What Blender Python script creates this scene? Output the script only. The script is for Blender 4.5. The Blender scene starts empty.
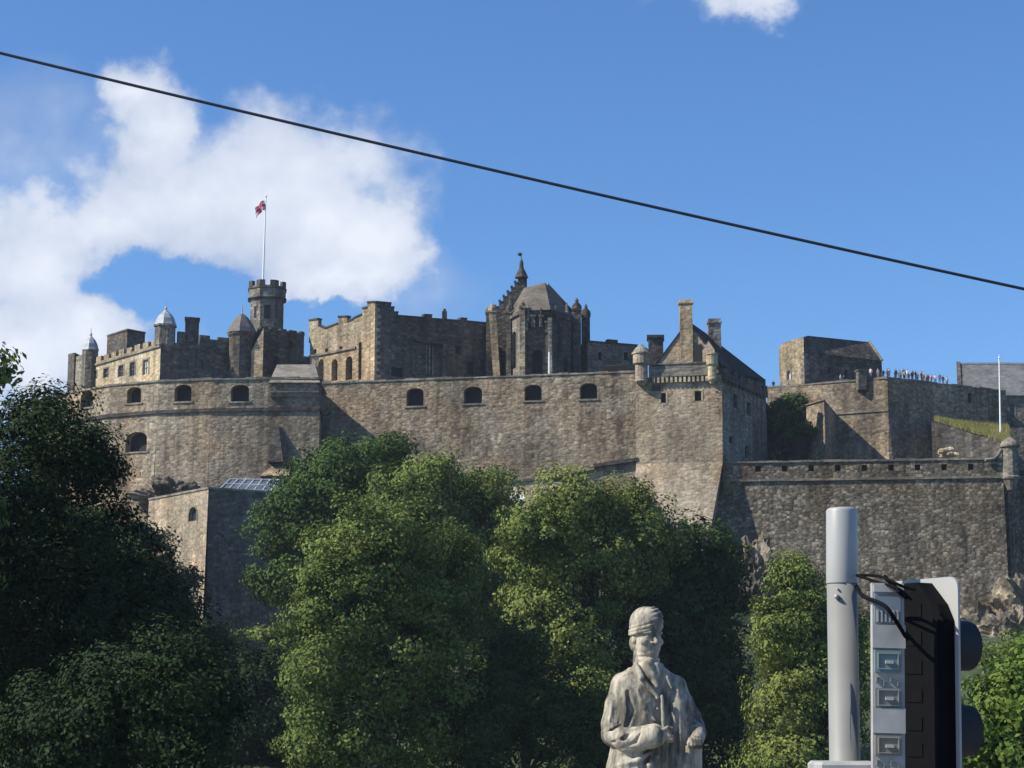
import bpy, bmesh, math, random
import numpy as np
from mathutils import Vector, Matrix, noise
R = math.radians
random.seed(7)
C = bpy.context.scene.collection
scene = bpy.context.scene

# ------------------------------------------------------------------ camera
FPX, CZ, PITCH = 1900.0, 4.0, R(9.5)
cp, sp = math.cos(PITCH), math.sin(PITCH)
cam_d = bpy.data.cameras.new('camera'); cam = bpy.data.objects.new('camera', cam_d); C.objects.link(cam)
cam.location = (0, 0, CZ); cam.rotation_euler = (R(90) + PITCH, 0, 0)
cam_d.sensor_width = 36; cam_d.lens = FPX / 1024 * 36
cam_d.clip_start = 0.1; cam_d.clip_end = 20000
scene.camera = cam
scene.render.resolution_x = 1024; scene.render.resolution_y = 768

# measured photo angles -> world metres at a chosen distance
def diry(py): return FPX * cp - (384 - py) * sp
def tz(py): return (FPX * sp + (384 - py) * cp) / diry(py)
def Z(py, Y): return CZ + Y * tz(py)
def XY(px, Y, py=400): return (Y * (px - 512) / diry(py), Y)
def P(px, py, Y): return Vector((Y * (px - 512) / diry(py), Y, Z(py, Y)))
def M(n, Y): return n * Y / (FPX * cp)          # n photo px in metres at distance Y

# ------------------------------------------------------------------ light
SUN = Vector((-0.735, -0.17, 0.655)).normalized()
sun_el = math.asin(SUN.z)
sun_d = bpy.data.lights.new('sun', 'SUN'); sun = bpy.data.objects.new('sun', sun_d); C.objects.link(sun)
sun_d.energy = 5.0; sun_d.angle = R(0.5); sun_d.color = (1.0, 0.93, 0.81)
sun.rotation_euler = (-SUN).to_track_quat('-Z', 'Y').to_euler()
sun.location = (-80, -30, 120)
vs = scene.view_settings
vs.view_transform = 'Standard'; vs.look = 'None'; vs.exposure = 0.42; vs.gamma = 1.0; vs.use_curve_mapping = False

world = bpy.data.worlds.new('World'); scene.world = world; world.use_nodes = True
SKY_STRENGTH = 0.085
def build_world():
    nt = world.node_tree; N = nt.nodes; L = nt.links; N.clear()
    out = N.new('ShaderNodeOutputWorld'); bg = N.new('ShaderNodeBackground'); L.new(bg.outputs[0], out.inputs[0])
    bg.inputs['Strength'].default_value = SKY_STRENGTH
    sky = N.new('ShaderNodeTexSky'); sky.sky_type = 'NISHITA'; sky.sun_disc = False
    sky.sun_elevation = sun_el; sky.sun_rotation = math.atan2(SUN.x, SUN.y)
    sky.air_density = 1.0; sky.dust_density = 0.6; sky.ozone_density = 3.0
    def math_(op, a, b=None, c=None, clamp=False):
        n = N.new('ShaderNodeMath'); n.operation = op; n.use_clamp = clamp
        for i, v in enumerate((a, b, c)):
            if v is None: continue
            if isinstance(v, (int, float)): n.inputs[i].default_value = v
            else: L.new(v, n.inputs[i])
        return n.outputs[0]
    tint = N.new('ShaderNodeMix'); tint.data_type = 'RGBA'; tint.blend_type = 'MULTIPLY'; tint.inputs[0].default_value = 1
    L.new(sky.outputs[0], tint.inputs[6]); tint.inputs[7].default_value = (0.70, 1.04, 1.42, 1)
    tc = N.new('ShaderNodeTexCoord'); sx = N.new('ShaderNodeSeparateXYZ'); L.new(tc.outputs['Generated'], sx.inputs[0])
    x, y, z = sx.outputs
    ys = math_('MAXIMUM', y, 0.15)
    u = math_('DIVIDE', x, ys); w = math_('DIVIDE', z, ys)
    cmb = N.new('ShaderNodeCombineXYZ'); L.new(u, cmb.inputs[0]); L.new(w, cmb.inputs[1])
    def noise_(scale, detail, rough, off=0, dist=0.0):
        mp = N.new('ShaderNodeVectorMath'); mp.operation = 'ADD'; L.new(cmb.outputs[0], mp.inputs[0]); mp.inputs[1].default_value = (off, off * .7, off)
        n = N.new('ShaderNodeTexNoise'); L.new(mp.outputs[0], n.inputs['Vector'])
        n.inputs['Scale'].default_value = scale; n.inputs['Detail'].default_value = detail
        n.inputs['Roughness'].default_value = rough; n.inputs['Distortion'].default_value = dist
        return n.outputs[0]
    n1 = noise_(13, 7, 0.52, 3.1, 0.3); n2 = noise_(34, 6, 0.5, 9.3); n3 = noise_(9, 5, 0.5, 5.5)
    # soft warp of the cloud outline
    du = math_('MULTIPLY', math_('SUBTRACT', noise_(26, 6, 0.6, 1.7), 0.5), 0.060)
    dw = math_('MULTIPLY', math_('SUBTRACT', noise_(26, 6, 0.6, 7.7), 0.5), 0.050)
    uu = math_('ADD', u, du); ww = math_('ADD', w, dw)
    def blob(px, py, rx, ry, k=1.0):
        uc, wc = (px - 512) / diry(py), tz(py)
        a = math_('MULTIPLY', math_('SUBTRACT', uu, uc), FPX / rx); b = math_('MULTIPLY', math_('SUBTRACT', ww, wc), FPX / ry)
        d = math_('SQRT', math_('ADD', math_('MULTIPLY', a, a), math_('MULTIPLY', b, b)))
        return math_('MULTIPLY', math_('SUBTRACT', 1.0, d), k)
    blobs = [(255, 190, 160, 88), (185, 205, 125, 66), (320, 225, 100, 80), (40, 275, 120, 80), (0, 345, 165, 72), (95, 225, 85, 50),
             (135, 95, 52, 50), (374, 250, 62, 68), (95, 330, 66, 45), (340, 278, 105, 38), (742, -20, 108, 42), (170, 140, 55, 60), (-60, 230, 110, 70)]
    F = None
    for b in blobs:
        o = blob(*b); F = o if F is None else math_('SMOOTH_MAX', F, o, 0.25)
    hole = math_('MAXIMUM', math_('SMOOTH_MAX', math_('SMOOTH_MAX', blob(185, 292, 82, 40, 1.1), blob(120, 278, 50, 26, .9), .2), blob(290, 322, 75, 26, .9), .2), 0)
    F = math_('SUBTRACT', F, hole)
    # thin veils
    veil = math_('MAXIMUM', math_('MAXIMUM', blob(20, 150, 170, 110, 1.0), blob(430, 290, 70, 60, .9)), 0)
    F2 = math_('ADD', F, math_('MULTIPLY', math_('SUBTRACT', n1, 0.5), 1.0))
    F2 = math_('ADD', F2, math_('MULTIPLY', math_('SUBTRACT', n2, 0.5), 0.95))
    mr = N.new('ShaderNodeMapRange'); mr.interpolation_type = 'SMOOTHSTEP'; L.new(F2, mr.inputs[0])
    mr.inputs[1].default_value = -0.18; mr.inputs[2].default_value = 0.44
    dens = math_('MAXIMUM', mr.outputs[0], math_('MULTIPLY', veil, n2))
    dens = math_('MULTIPLY', dens, math_('GREATER_THAN', y, 0.3))
    dens = math_('MULTIPLY', dens, 0.92, clamp=True)
    mr2 = N.new('ShaderNodeMapRange'); L.new(math_('ADD', math_('ADD', math_('MULTIPLY', n3, .75), math_('MULTIPLY', n2, .40)), math_('MULTIPLY', F, 0.35)), mr2.inputs[0])
    mr2.inputs[1].default_value = 0.46; mr2.inputs[2].default_value = 0.98
    cc = N.new('ShaderNodeMix'); cc.data_type = 'RGBA'; L.new(mr2.outputs[0], cc.inputs[0])
    k = 1 / SKY_STRENGTH
    cc.inputs[6].default_value = (0.34 * k, 0.40 * k, 0.53 * k, 1); cc.inputs[7].default_value = (0.68 * k, 0.715 * k, 0.775 * k, 1)
    mx = N.new('ShaderNodeMix'); mx.data_type = 'RGBA'; L.new(dens, mx.inputs[0]); L.new(tint.outputs[2], mx.inputs[6]); L.new(cc.outputs[2], mx.inputs[7])
    L.new(mx.outputs[2], bg.inputs['Color'])
build_world()

# ------------------------------------------------------------------ materials
def new_mat(name):
    m = bpy.data.materials.new(name); m.use_nodes = True
    return m, m.node_tree.nodes, m.node_tree.links, m.node_tree.nodes['Principled BSDF']
def plain(name, col, rough=0.6, metal=0.0, var=0.12, scale=8.0, bump=0.0):
    m, N, L, b = new_mat(name)
    b.inputs['Roughness'].default_value = rough; b.inputs['Metallic'].default_value = metal
    g = N.new('ShaderNodeTexCoord'); n = N.new('ShaderNodeTexNoise'); L.new(g.outputs['Object'], n.inputs['Vector'])
    n.inputs['Scale'].default_value = scale; n.inputs['Detail'].default_value = 5
    r = N.new('ShaderNodeValToRGB'); L.new(n.outputs[0], r.inputs[0])
    r.color_ramp.elements[0].position = .3; r.color_ramp.elements[1].position = .7
    r.color_ramp.elements[0].color = (*[c * (1 - var) for c in col], 1); r.color_ramp.elements[1].color = (*[min(1, c * (1 + var)) for c in col], 1)
    L.new(r.outputs[0], b.inputs['Base Color'])
    if bump:
        bp = N.new('ShaderNodeBump'); bp.inputs['Strength'].default_value = bump; bp.inputs['Distance'].default_value = 0.02
        L.new(n.outputs[0], bp.inputs['Height']); L.new(bp.outputs[0], b.inputs['Normal'])
    return m
def stone(name, cols, cell=(1.5, 0.62), stain=0.5, joint=0.6, bump=0.6):
    """rubble masonry: random coloured stones, joints, broad weather stains"""
    m, N, L, b = new_mat(name); b.inputs['Roughness'].default_value = 0.92; b.inputs['Specular IOR Level'].default_value = 0.2
    g = N.new('ShaderNodeNewGeometry')
    def mapping(sc):
        v = N.new('ShaderNodeVectorMath'); v.operation = 'MULTIPLY'; L.new(g.outputs['Position'], v.inputs[0]); v.inputs[1].default_value = sc; return v.outputs[0]
    def nz(vec, scale, det=4, ro=.55):
        n = N.new('ShaderNodeTexNoise'); L.new(vec, n.inputs['Vector']); n.inputs['Scale'].default_value = scale; n.inputs['Detail'].default_value = det; n.inputs['Roughness'].default_value = ro; return n
    warp = N.new('ShaderNodeMix'); warp.data_type = 'RGBA'; warp.blend_type = 'LINEAR_LIGHT'; warp.inputs[0].default_value = 0.10
    mp = mapping((1 / cell[0], 1 / cell[0], 1 / cell[1])); L.new(mp, warp.inputs[6]); L.new(nz(mp, 1.3).outputs['Color'], warp.inputs[7])
    vo = N.new('ShaderNodeTexVoronoi'); vo.feature = 'F1'; vo.distance = 'CHEBYCHEV'; L.new(warp.outputs[2], vo.inputs['Vector']); vo.inputs['Scale'].default_value = 1; vo.inputs['Randomness'].default_value = .75
    sep = N.new('ShaderNodeSeparateColor'); L.new(vo.outputs['Color'], sep.inputs[0])
    ramp = N.new('ShaderNodeValToRGB'); L.new(sep.outputs[0], ramp.inputs[0])
    cr = ramp.color_ramp
    while len(cr.elements) < len(cols): cr.elements.new(0.5)
    for i, c in enumerate(cols):
        cr.elements[i].position = i / (len(cols) - 1); cr.elements[i].color = (*c, 1)
    # fine mottling
    def mult(a, fac_out, lo, hi, p0, p1):
        mr = N.new('ShaderNodeMapRange'); L.new(fac_out, mr.inputs[0]); mr.inputs[1].default_value = p0; mr.inputs[2].default_value = p1; mr.inputs[3].default_value = lo; mr.inputs[4].default_value = hi
        v = N.new('ShaderNodeVectorMath'); v.operation = 'SCALE'; L.new(a, v.inputs[0]); L.new(mr.outputs[0], v.inputs['Scale']); return v.outputs[0]
    c = mult(ramp.outputs[0], nz(mapping((1, 1, 1)), 2.2, 5, .65).outputs[0], 1 - .42 * joint - .1, 1 + .35 * joint, .35, .68)
    c = mult(c, vo.outputs['Distance'], 1.05, 1 - .45 * joint, .34, .55)
    big = nz(mapping((.09, .09, .05)), 1, 5, .6)
    c = mult(c, big.outputs[0], 1 - .5 * stain, 1 + .35 * stain, .36, .66)
    streak = nz(mapping((.7, .7, .05)), 1, 3, .6)
    c = mult(c, streak.outputs[0], 1 - .45 * stain, 1.10, .34, .54)
    mid_ = nz(mapping((.35, .35, .22)), 1, 4, .6); c = mult(c, mid_.outputs[0], 1 - .35 * stain, 1 + .22 * stain, .36, .64)
    hue = N.new('ShaderNodeMix'); hue.data_type = 'RGBA'; hue.blend_type = 'MULTIPLY'
    hr = N.new('ShaderNodeMapRange'); L.new(nz(mapping((.12, .12, .12)), 1.0, 3).outputs[0], hr.inputs[0]); hr.inputs[1].default_value = .45; hr.inputs[2].default_value = .65; hr.inputs[4].default_value = .9
    L.new(hr.outputs[0], hue.inputs[0]); L.new(c, hue.inputs[6]); hue.inputs[7].default_value = (1.06, .95, .84, 1)
    L.new(hue.outputs[2], b.inputs['Base Color'])
    bp = N.new('ShaderNodeBump'); bp.inputs['Strength'].default_value = bump; bp.inputs['Distance'].default_value = 0.14
    ad = N.new('ShaderNodeMath'); ad.operation = 'SUBTRACT'; L.new(nz(mapping((1, 1, 1)), 1.6, 4).outputs[0], ad.inputs[0]); L.new(vo.outputs['Distance'], ad.inputs[1])
    L.new(ad.outputs[0], bp.inputs['Height']); L.new(bp.outputs[0], b.inputs['Normal'])
    return m
def slate(name, col):
    m, N, L, b = new_mat(name); b.inputs['Roughness'].default_value = 0.85; b.inputs['Specular IOR Level'].default_value = .12
    g = N.new('ShaderNodeNewGeometry'); v = N.new('ShaderNodeVectorMath'); v.operation = 'MULTIPLY'; L.new(g.outputs['Position'], v.inputs[0]); v.inputs[1].default_value = (1.2, 1.2, 3.0)
    vo = N.new('ShaderNodeTexVoronoi'); L.new(v.outputs[0], vo.inputs['Vector']); vo.inputs['Scale'].default_value = 1.2
    s = N.new('ShaderNodeSeparateColor'); L.new(vo.outputs['Color'], s.inputs[0])
    n = N.new('ShaderNodeTexNoise'); L.new(g.outputs['Position'], n.inputs['Vector']); n.inputs['Scale'].default_value = .35; n.inputs['Detail'].default_value = 6
    a = N.new('ShaderNodeMath'); a.operation = 'MULTIPLY_ADD'; L.new(s.outputs[0], a.inputs[0]); a.inputs[1].default_value = .35; L.new(n.outputs[0], a.inputs[2])
    r = N.new('ShaderNodeValToRGB'); L.new(a.outputs[0], r.inputs[0]); r.color_ramp.elements[0].position = .35; r.color_ramp.elements[1].position = .95
    r.color_ramp.elements[0].color = (*[c * .6 for c in col], 1); r.color_ramp.elements[1].color = (*[c * 1.4 for c in col], 1)
    L.new(r.outputs[0], b.inputs['Base Color'])
    bp = N.new('ShaderNodeBump'); bp.inputs['Strength'].default_value = .4; bp.inputs['Distance'].default_value = .05; L.new(a.outputs[0], bp.inputs['Height']); L.new(bp.outputs[0], b.inputs['Normal'])
    return m
def leafmat(name, dark, light, trans=0.25, scale=.22):
    m, N, L, b = new_mat(name); b.inputs['Roughness'].default_value = 0.7; b.inputs['Specular IOR Level'].default_value = .08
    g = N.new('ShaderNodeNewGeometry'); n = N.new('ShaderNodeTexNoise'); L.new(g.outputs['Position'], n.inputs['Vector']); n.inputs['Scale'].default_value = scale; n.inputs['Detail'].default_value = 3
    a = N.new('ShaderNodeMath'); a.operation = 'MULTIPLY_ADD'; L.new(g.outputs['Random Per Island'], a.inputs[0]); a.inputs[1].default_value = .45; L.new(n.outputs[0], a.inputs[2])
    r = N.new('ShaderNodeValToRGB'); L.new(a.outputs[0], r.inputs[0]); r.color_ramp.elements[0].position = .40; r.color_ramp.elements[1].position = 1.05
    r.color_ramp.elements[0].color = (*dark, 1); r.color_ramp.elements[1].color = (*light, 1)
    L.new(r.outputs[0], b.inputs['Base Color'])
    t = N.new('ShaderNodeBsdfTranslucent'); L.new(r.outputs[0], t.inputs[0])
    mx = N.new('ShaderNodeMixShader'); mx.inputs[0].default_value = trans
    out = N['Material Output']; L.new(b.outputs[0], mx.inputs[1]); L.new(t.outputs[0], mx.inputs[2]); L.new(mx.outputs[0], out.inputs[0])
    return m

MT = dict(
    curtain=stone('curtain_rubble', [(.17, .138, .10), (.28, .23, .162), (.34, .28, .20), (.23, .19, .138), (.43, .36, .26)], cell=(.75, .42), joint=.5, stain=.75),
    moon=stone('battery_rubble', [(.19, .156, .115), (.31, .255, .185), (.36, .30, .217), (.26, .215, .158), (.45, .375, .275)], cell=(.75, .42), joint=.45, stain=.7),
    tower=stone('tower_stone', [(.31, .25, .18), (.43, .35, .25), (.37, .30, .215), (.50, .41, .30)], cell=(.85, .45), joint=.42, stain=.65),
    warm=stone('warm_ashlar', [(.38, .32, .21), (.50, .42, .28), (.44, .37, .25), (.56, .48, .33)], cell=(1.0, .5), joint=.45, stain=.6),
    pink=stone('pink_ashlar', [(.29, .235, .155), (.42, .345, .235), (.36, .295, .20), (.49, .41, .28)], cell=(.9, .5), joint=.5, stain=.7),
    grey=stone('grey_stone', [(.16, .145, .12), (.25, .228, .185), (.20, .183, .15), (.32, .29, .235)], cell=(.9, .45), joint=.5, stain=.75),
    dark_shade=stone('dark_shade_stone', [(.07, .064, .055), (.125, .115, .098), (.095, .087, .075), (.18, .165, .14)], cell=(.9, .45), joint=.5, stain=.75),  # dark stone; on shaded wall faces the shade is put into its colour
    lower=stone('lower_rubble', [(.10, .083, .062), (.18, .152, .112), (.14, .118, .088), (.23, .195, .148), (.34, .295, .225)], cell=(.62, .42), joint=.7, stain=.7),
    cope=stone('weathered_coping', [(.17, .155, .125), (.29, .265, .215)], cell=(2.2, .5), joint=.4),
    darkcope=stone('sooty_coping', [(.05, .046, .04), (.09, .083, .075)], joint=.3),
    rock=stone('crag_rock', [(.12, .105, .075), (.28, .24, .18), (.19, .165, .12)], cell=(4.0, 2.6), joint=.8, stain=1.0, bump=1.0),
    slate=slate('grey_slate', (.17, .16, .145)), dslate=slate('dark_slate', (.035, .032, .03)), lslate=slate('pale_slate', (.15, .15, .145)),
    lead=plain('lead_sheet', (.33, .35, .37), .6, .0, .3, .9), dlead=plain('dark_lead', (.11, .10, .09), .7, 0, .4, 1.4),
    void=plain('unlit_interior', (.012, .012, .014), .9), glassd=plain('dark_pane', (.03, .033, .04), .15),
    blind=plain('pale_blind', (.55, .54, .50), .7), white=plain('white_paint', (.78, .78, .76), .5, 0, .05),
    iron=plain('black_iron', (.02, .02, .022), .6),
)
MT['greenhouse'] = plain('cloudy_glass', (.10, .13, .17), .2)

# ------------------------------------------------------------------ mesh building
class MB:
    def __init__(s): s.v = []; s.f = []; s.mi = []
    def add(s, vs, fs, mi=0):
        b = len(s.v); s.v += [tuple(v) for v in vs]; s.f += [tuple(b + i for i in f) for f in fs]; s.mi += [mi] * len(fs)
    def prism(s, poly, z0, z1, mi=0, top=None):
        """poly = [(x, y)], z1 may be a list of heights"""
        n = len(poly); t = top or poly
        z1 = z1 if isinstance(z1, (list, tuple)) else [z1] * n
        vs = [(p[0], p[1], z0) for p in poly] + [(p[0], p[1], z) for p, z in zip(t, z1)]
        fs = [(i, (i + 1) % n, n + (i + 1) % n, n + i) for i in range(n)] + [tuple(range(n - 1, -1, -1)), tuple(range(n, 2 * n))]
        s.add(vs, fs, mi)
    def box(s, c, h, rot=0.0, mi=0):
        """centre, half sizes, rotation about z"""
        cr, sr = math.cos(rot), math.sin(rot)
        poly = [(c[0] + x * cr - y * sr, c[1] + x * sr + y * cr) for x, y in ((-h[0], -h[1]), (h[0], -h[1]), (h[0], h[1]), (-h[0], h[1]))]
        s.prism(poly, c[2] - h[2], c[2] + h[2], mi)
    def strip(s, a, b, z0, z1, out, inn, mi=0):
        """bar along the wall line a-b between two heights; out / inn = reach in front of / behind the line"""
        a = Vector(a[:2]); b = Vector(b[:2]); n = normal(a, b)
        z1 = list(z1) if isinstance(z1, (tuple, list)) else [z1, z1]; z0 = list(z0) if isinstance(z0, (tuple, list)) else [z0, z0]
        q = [a + n * out, b + n * out, b - n * inn, a - n * inn]
        vs = [(q[0].x, q[0].y, z0[0]), (q[1].x, q[1].y, z0[1]), (q[2].x, q[2].y, z0[1]), (q[3].x, q[3].y, z0[0]),
              (q[0].x, q[0].y, z1[0]), (q[1].x, q[1].y, z1[1]), (q[2].x, q[2].y, z1[1]), (q[3].x, q[3].y, z1[0])]
        s.add(vs, [(0, 1, 5, 4), (1, 2, 6, 5), (2, 3, 7, 6), (3, 0, 4, 7), (3, 2, 1, 0), (4, 5, 6, 7)], mi)
    def lathe(s, c, prof, n=16, mi=0, a0=0.0):
        """prof = [(radius, z)] bottom to top"""
        vs = []; fs = []
        for r, z in prof:
            for k in range(n):
                a = a0 + 2 * math.pi * k / n; vs.append((c[0] + r * math.cos(a), c[1] + r * math.sin(a), z))
        for j in range(len(prof) - 1):
            for k in range(n):
                fs.append((j * n + k, j * n + (k + 1) % n, (j + 1) * n + (k + 1) % n, (j + 1) * n + k))
        fs.append(tuple(range(n - 1, -1, -1))); fs.append(tuple(range((len(prof) - 1) * n, len(prof) * n)))
        s.add(vs, fs, mi)
    def tube(s, pts, rad, n=8, mi=0):
        pts = [Vector(p) for p in pts]; rad = rad if isinstance(rad, (list, tuple)) else [rad] * len(pts)
        vs = []; fs = []; up = Vector((0.13, .21, 1)).normalized()
        for i, p in enumerate(pts):
            d = (pts[min(i + 1, len(pts) - 1)] - pts[max(i - 1, 0)]).normalized()
            if abs(d.dot(up)) > .98: up = Vector((1, .2, 0)).normalized()
            a = d.cross(up).normalized(); b = d.cross(a)
            for k in range(n):
                t = 2 * math.pi * k / n; vs.append(p + (a * math.cos(t) + b * math.sin(t)) * rad[i])
        for j in range(len(pts) - 1):
            for k in range(n): fs.append((j * n + k, j * n + (k + 1) % n, (j + 1) * n + (k + 1) % n, (j + 1) * n + k))
        fs.append(tuple(range(n))); fs.append(tuple(range(len(pts) * n - 1, (len(pts) - 1) * n - 1, -1)))
        s.add(vs, fs, mi)
    def ellipsoid(s, c, r, rot=None, nu=14, nv=9, mi=0):
        vs = []; fs = []; rot = rot or Matrix.Identity(3)
        for j in range(1, nv):
            ph = math.pi * j / nv
            for k in range(nu):
                t = 2 * math.pi * k / nu
                vs.append(Vector(c) + rot @ Vector((r[0] * math.sin(ph) * math.cos(t), r[1] * math.sin(ph) * math.sin(t), -r[2] * math.cos(ph))))
        b = len(vs); vs += [Vector(c) + rot @ Vector((0, 0, -r[2])), Vector(c) + rot @ Vector((0, 0, r[2]))]
        for j in range(nv - 2):
            for k in range(nu): fs.append((j * nu + k, j * nu + (k + 1) % nu, (j + 1) * nu + (k + 1) % nu, (j + 1) * nu + k))
        for k in range(nu): fs.append((b, (k + 1) % nu, k)); fs.append((b + 1, (nv - 2) * nu + k, (nv - 2) * nu + (k + 1) % nu))
        s.add(vs, fs, mi)
def normal(a, b):
    """outward normal (towards the viewer when a is left of b)"""
    d = (Vector(b[:2]) - Vector(a[:2])).normalized(); return Vector((d.y, -d.x))

def tag(o, label=None, cat=None, group=None, kind=None):
    if label: o['label'] = label
    if cat: o['category'] = cat
    if group: o['group'] = group
    if kind: o['kind'] = kind
    return o
def thing(name, label, cat, loc=(0, 0, 0), group=None):
    o = bpy.data.objects.new(name, None); C.objects.link(o); o.location = loc; o.empty_display_size = .3
    return tag(o, label, cat, group)
def root_loc(o):
    while o.parent: o = o.parent
    return o.location
def build(name, mb, mats, parent=None, smooth=False, loc=None):
    me = bpy.data.meshes.new(name)
    org = root_loc(parent) if parent else Vector(loc or (0, 0, 0))
    me.from_pydata([(v[0] - org[0], v[1] - org[1], v[2] - org[2]) for v in mb.v], [], mb.f)
    mats = mats if isinstance(mats, (list, tuple)) else [mats]
    for m in mats: me.materials.append(m)
    if len(mats) > 1: me.polygons.foreach_set('material_index', mb.mi)
    if smooth: me.polygons.foreach_set('use_smooth', [True] * len(me.polygons))
    me.update()
    bm = bmesh.new(); bm.from_mesh(me); bmesh.ops.recalc_face_normals(bm, faces=bm.faces); bm.to_mesh(me); bm.free()
    o = bpy.data.objects.new(name, me); C.objects.link(o)
    if parent: o.parent = parent
    else: o.location = org
    return o

def hit(px, py, a, b):
    """where the sight line of a photo point meets the vertical wall a-b: (s along the wall, z)"""
    a = Vector(a[:2]); d = Vector(b[:2]) - a; k = (px - 512) / diry(py)     # X = k*Y
    # a.x + t d.x = k (a.y + t d.y)
    t = (k * a.y - a.x) / (d.x - k * d.y)
    Y = a.y + t * d.y
    return t * d.length, Z(py, Y), Y

def wall(mb, a, b, z0, z1, ops=(), batter=0.0, parent=None, thick=None):
    """wall face a->b (seen left to right) with real recessed openings.
    ops: dicts(px, py, w, h [photo px], arch, name, depth, mat, frame)"""
    a = Vector(a[:2]); b = Vector(b[:2]); Lw = (b - a).length; d = (b - a) / Lw; n = normal(a, b)
    z1a, z1b = z1 if isinstance(z1, (tuple, list)) else (z1, z1)
    def top(s): return z1a + (z1b - z1a) * s / Lw
    zt = max(z1a, z1b)
    def pt(s, z, inn=0.0):
        q = a + d * s + n * (batter * (zt - z) - inn); return (q.x, q.y, z)
    O = []
    for o in ops:
        s, zc, Y = hit(o['px'], o['py'], a, b); cosf = max(.25, abs(d.x - d.y * (o['px'] - 512) / FPX))
        w = M(o['w'], Y) / 2 / cosf; h = M(o['h'], Y) / 2
        O.append((s, zc, w, h, o))
    O.sort(key=lambda q: q[0])
    cur = 0.0
    def quad(s0, s1):
        if s1 - s0 > 1e-4: mb.add([pt(s0, z0), pt(s1, z0), pt(s1, top(s1)), pt(s0, top(s0))], [(0, 1, 2, 3)])
    for s, zc, w, h, o in O:
        m = w * 1.05; quad(cur, s - m); cur = s + m
        sill, tp = zc - h, zc + h
        if o.get('arch'):
            ah = min(w * (.55 if o['arch'] == 1 else 1.0), h * 1.2); sprg = tp - ah
            left = [(s - w * math.cos(t), sprg + ah * math.sin(t)) for t in [math.pi / 2 * i / 6 for i in range(7)]]
        else: left = [(s - w, tp), (s, tp)]
        right = [(2 * s - x, z) for x, z in reversed(left)]
        L1 = [(s - m, z0), (s, z0), (s, sill), (s - w, sill)] + left + [(s, top(s)), (s - m, top(s - m))]
        R1 = [(s, z0), (s + m, z0), (s + m, top(s + m)), (s, top(s))] + right + [(s + w, sill), (s, sill)]
        mb.add([pt(*q) for q in L1], [tuple(range(len(L1)))]); mb.add([pt(*q) for q in R1], [tuple(range(len(R1)))])
        loop = [(s - w, sill)] + left + right[1:] + [(s + w, sill)]
        k = len(loop); dep = o.get('depth', .8)
        mb.add([pt(*q) for q in loop] + [pt(q[0], q[1], dep) for q in loop], [(i, (i + 1) % k, k + (i + 1) % k, k + i) for i in range(k)])
        pm = MB(); pm.add([pt(q[0], q[1], dep - .02) for q in loop] + [pt(q[0], q[1], dep + .15) for q in loop],
                          [tuple(range(k)), tuple(range(2 * k - 1, k - 1, -1))] + [(i, k + i, k + (i + 1) % k, (i + 1) % k) for i in range(k)])
        po = build(o.get('name', 'window'), pm, o.get('mat', MT['void']), parent)
        if o.get('sill'):
            sm = MB(); q0 = a + d * (s - w * 1.25) + n * batter * (zt - sill); q1 = a + d * (s + w * 1.25) + n * batter * (zt - sill)
            sm.strip(q0, q1, sill - .28, sill - .005, .16, .05); build('sill', sm, MT['cope'], po)
        if o.get('surround'):
            sm = MB(); g = .28
            lo = [(s + (x - s) * (1 + g / w), sill + (z - sill) * (1 + g / (2 * h))) for x, z in loop]
            sm.add([pt(q[0], q[1], -.06) for q in loop] + [pt(q[0], q[1], -.06) for q in lo] + [pt(q[0], q[1], .1) for q in lo] + [pt(q[0], q[1], .1) for q in loop],
                   [f for i in range(k - 1) for f in ((i, i + 1, k + i + 1, k + i), (k + i, k + i + 1, 2 * k + i + 1, 2 * k + i), (i, 3 * k + i, 3 * k + i + 1, i + 1))])
            build('surround', sm, o['surround'], po)
        if o.get('bars'):
            fm = MB()
            for t in ((0,) if w < .9 else (-.33, .33)):
                q = a + d * (s + t * w) - n * (dep - .1 - batter * (zt - zc)); fm.box((q.x, q.y, zc), (.06, .04, h * .98), math.atan2(d.y, d.x))
            q = a + d * s - n * (dep - .1 - batter * (zt - zc)); fm.box((q.x, q.y, zc), (w * .99, .05, .06), math.atan2(d.y, d.x))
            build('glazing_bar', fm, o['bars'], po)
    quad(cur, Lw)

def merlons(mb, a, b, z, h, mw, gap, thick=.7, start=0.0, jit=.08, proud=.06):
    a = Vector(a[:2]); b = Vector(b[:2]); Lw = (b - a).length; d = (b - a) / Lw; s = start
    zz = z if isinstance(z, (tuple, list)) else (z, z)
    while s < Lw - .2:
        e = min(s + mw * random.uniform(.92, 1.08), Lw); t = (s + e) / 2 / Lw; zb = zz[0] + (zz[1] - zz[0]) * t
        mb.strip(a + d * s, a + d * e, zb - .3, zb + h * random.uniform(1 - jit, 1 + jit), proud, thick); s = e + gap
def rough_cope(mb, a, b, z, h, out, inn, step=1.6, jit=.10):
    """coping of separate slightly uneven stones"""
    a = Vector(a[:2]); b = Vector(b[:2]); Lw = (b - a).length; n = max(1, int(Lw / step))
    zz = z if isinstance(z, (tuple, list)) else (z, z)
    for i in range(n):
        t0, t1 = i / n, (i + 1) / n; zb = zz[0] + (zz[1] - zz[0]) * (t0 + t1) / 2
        mb.strip(a.lerp(b, t0), a.lerp(b, t1 - .01 / Lw), zb - .02, zb + h + random.uniform(-jit, jit), out + random.uniform(-jit, jit) * .6, inn)

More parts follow.
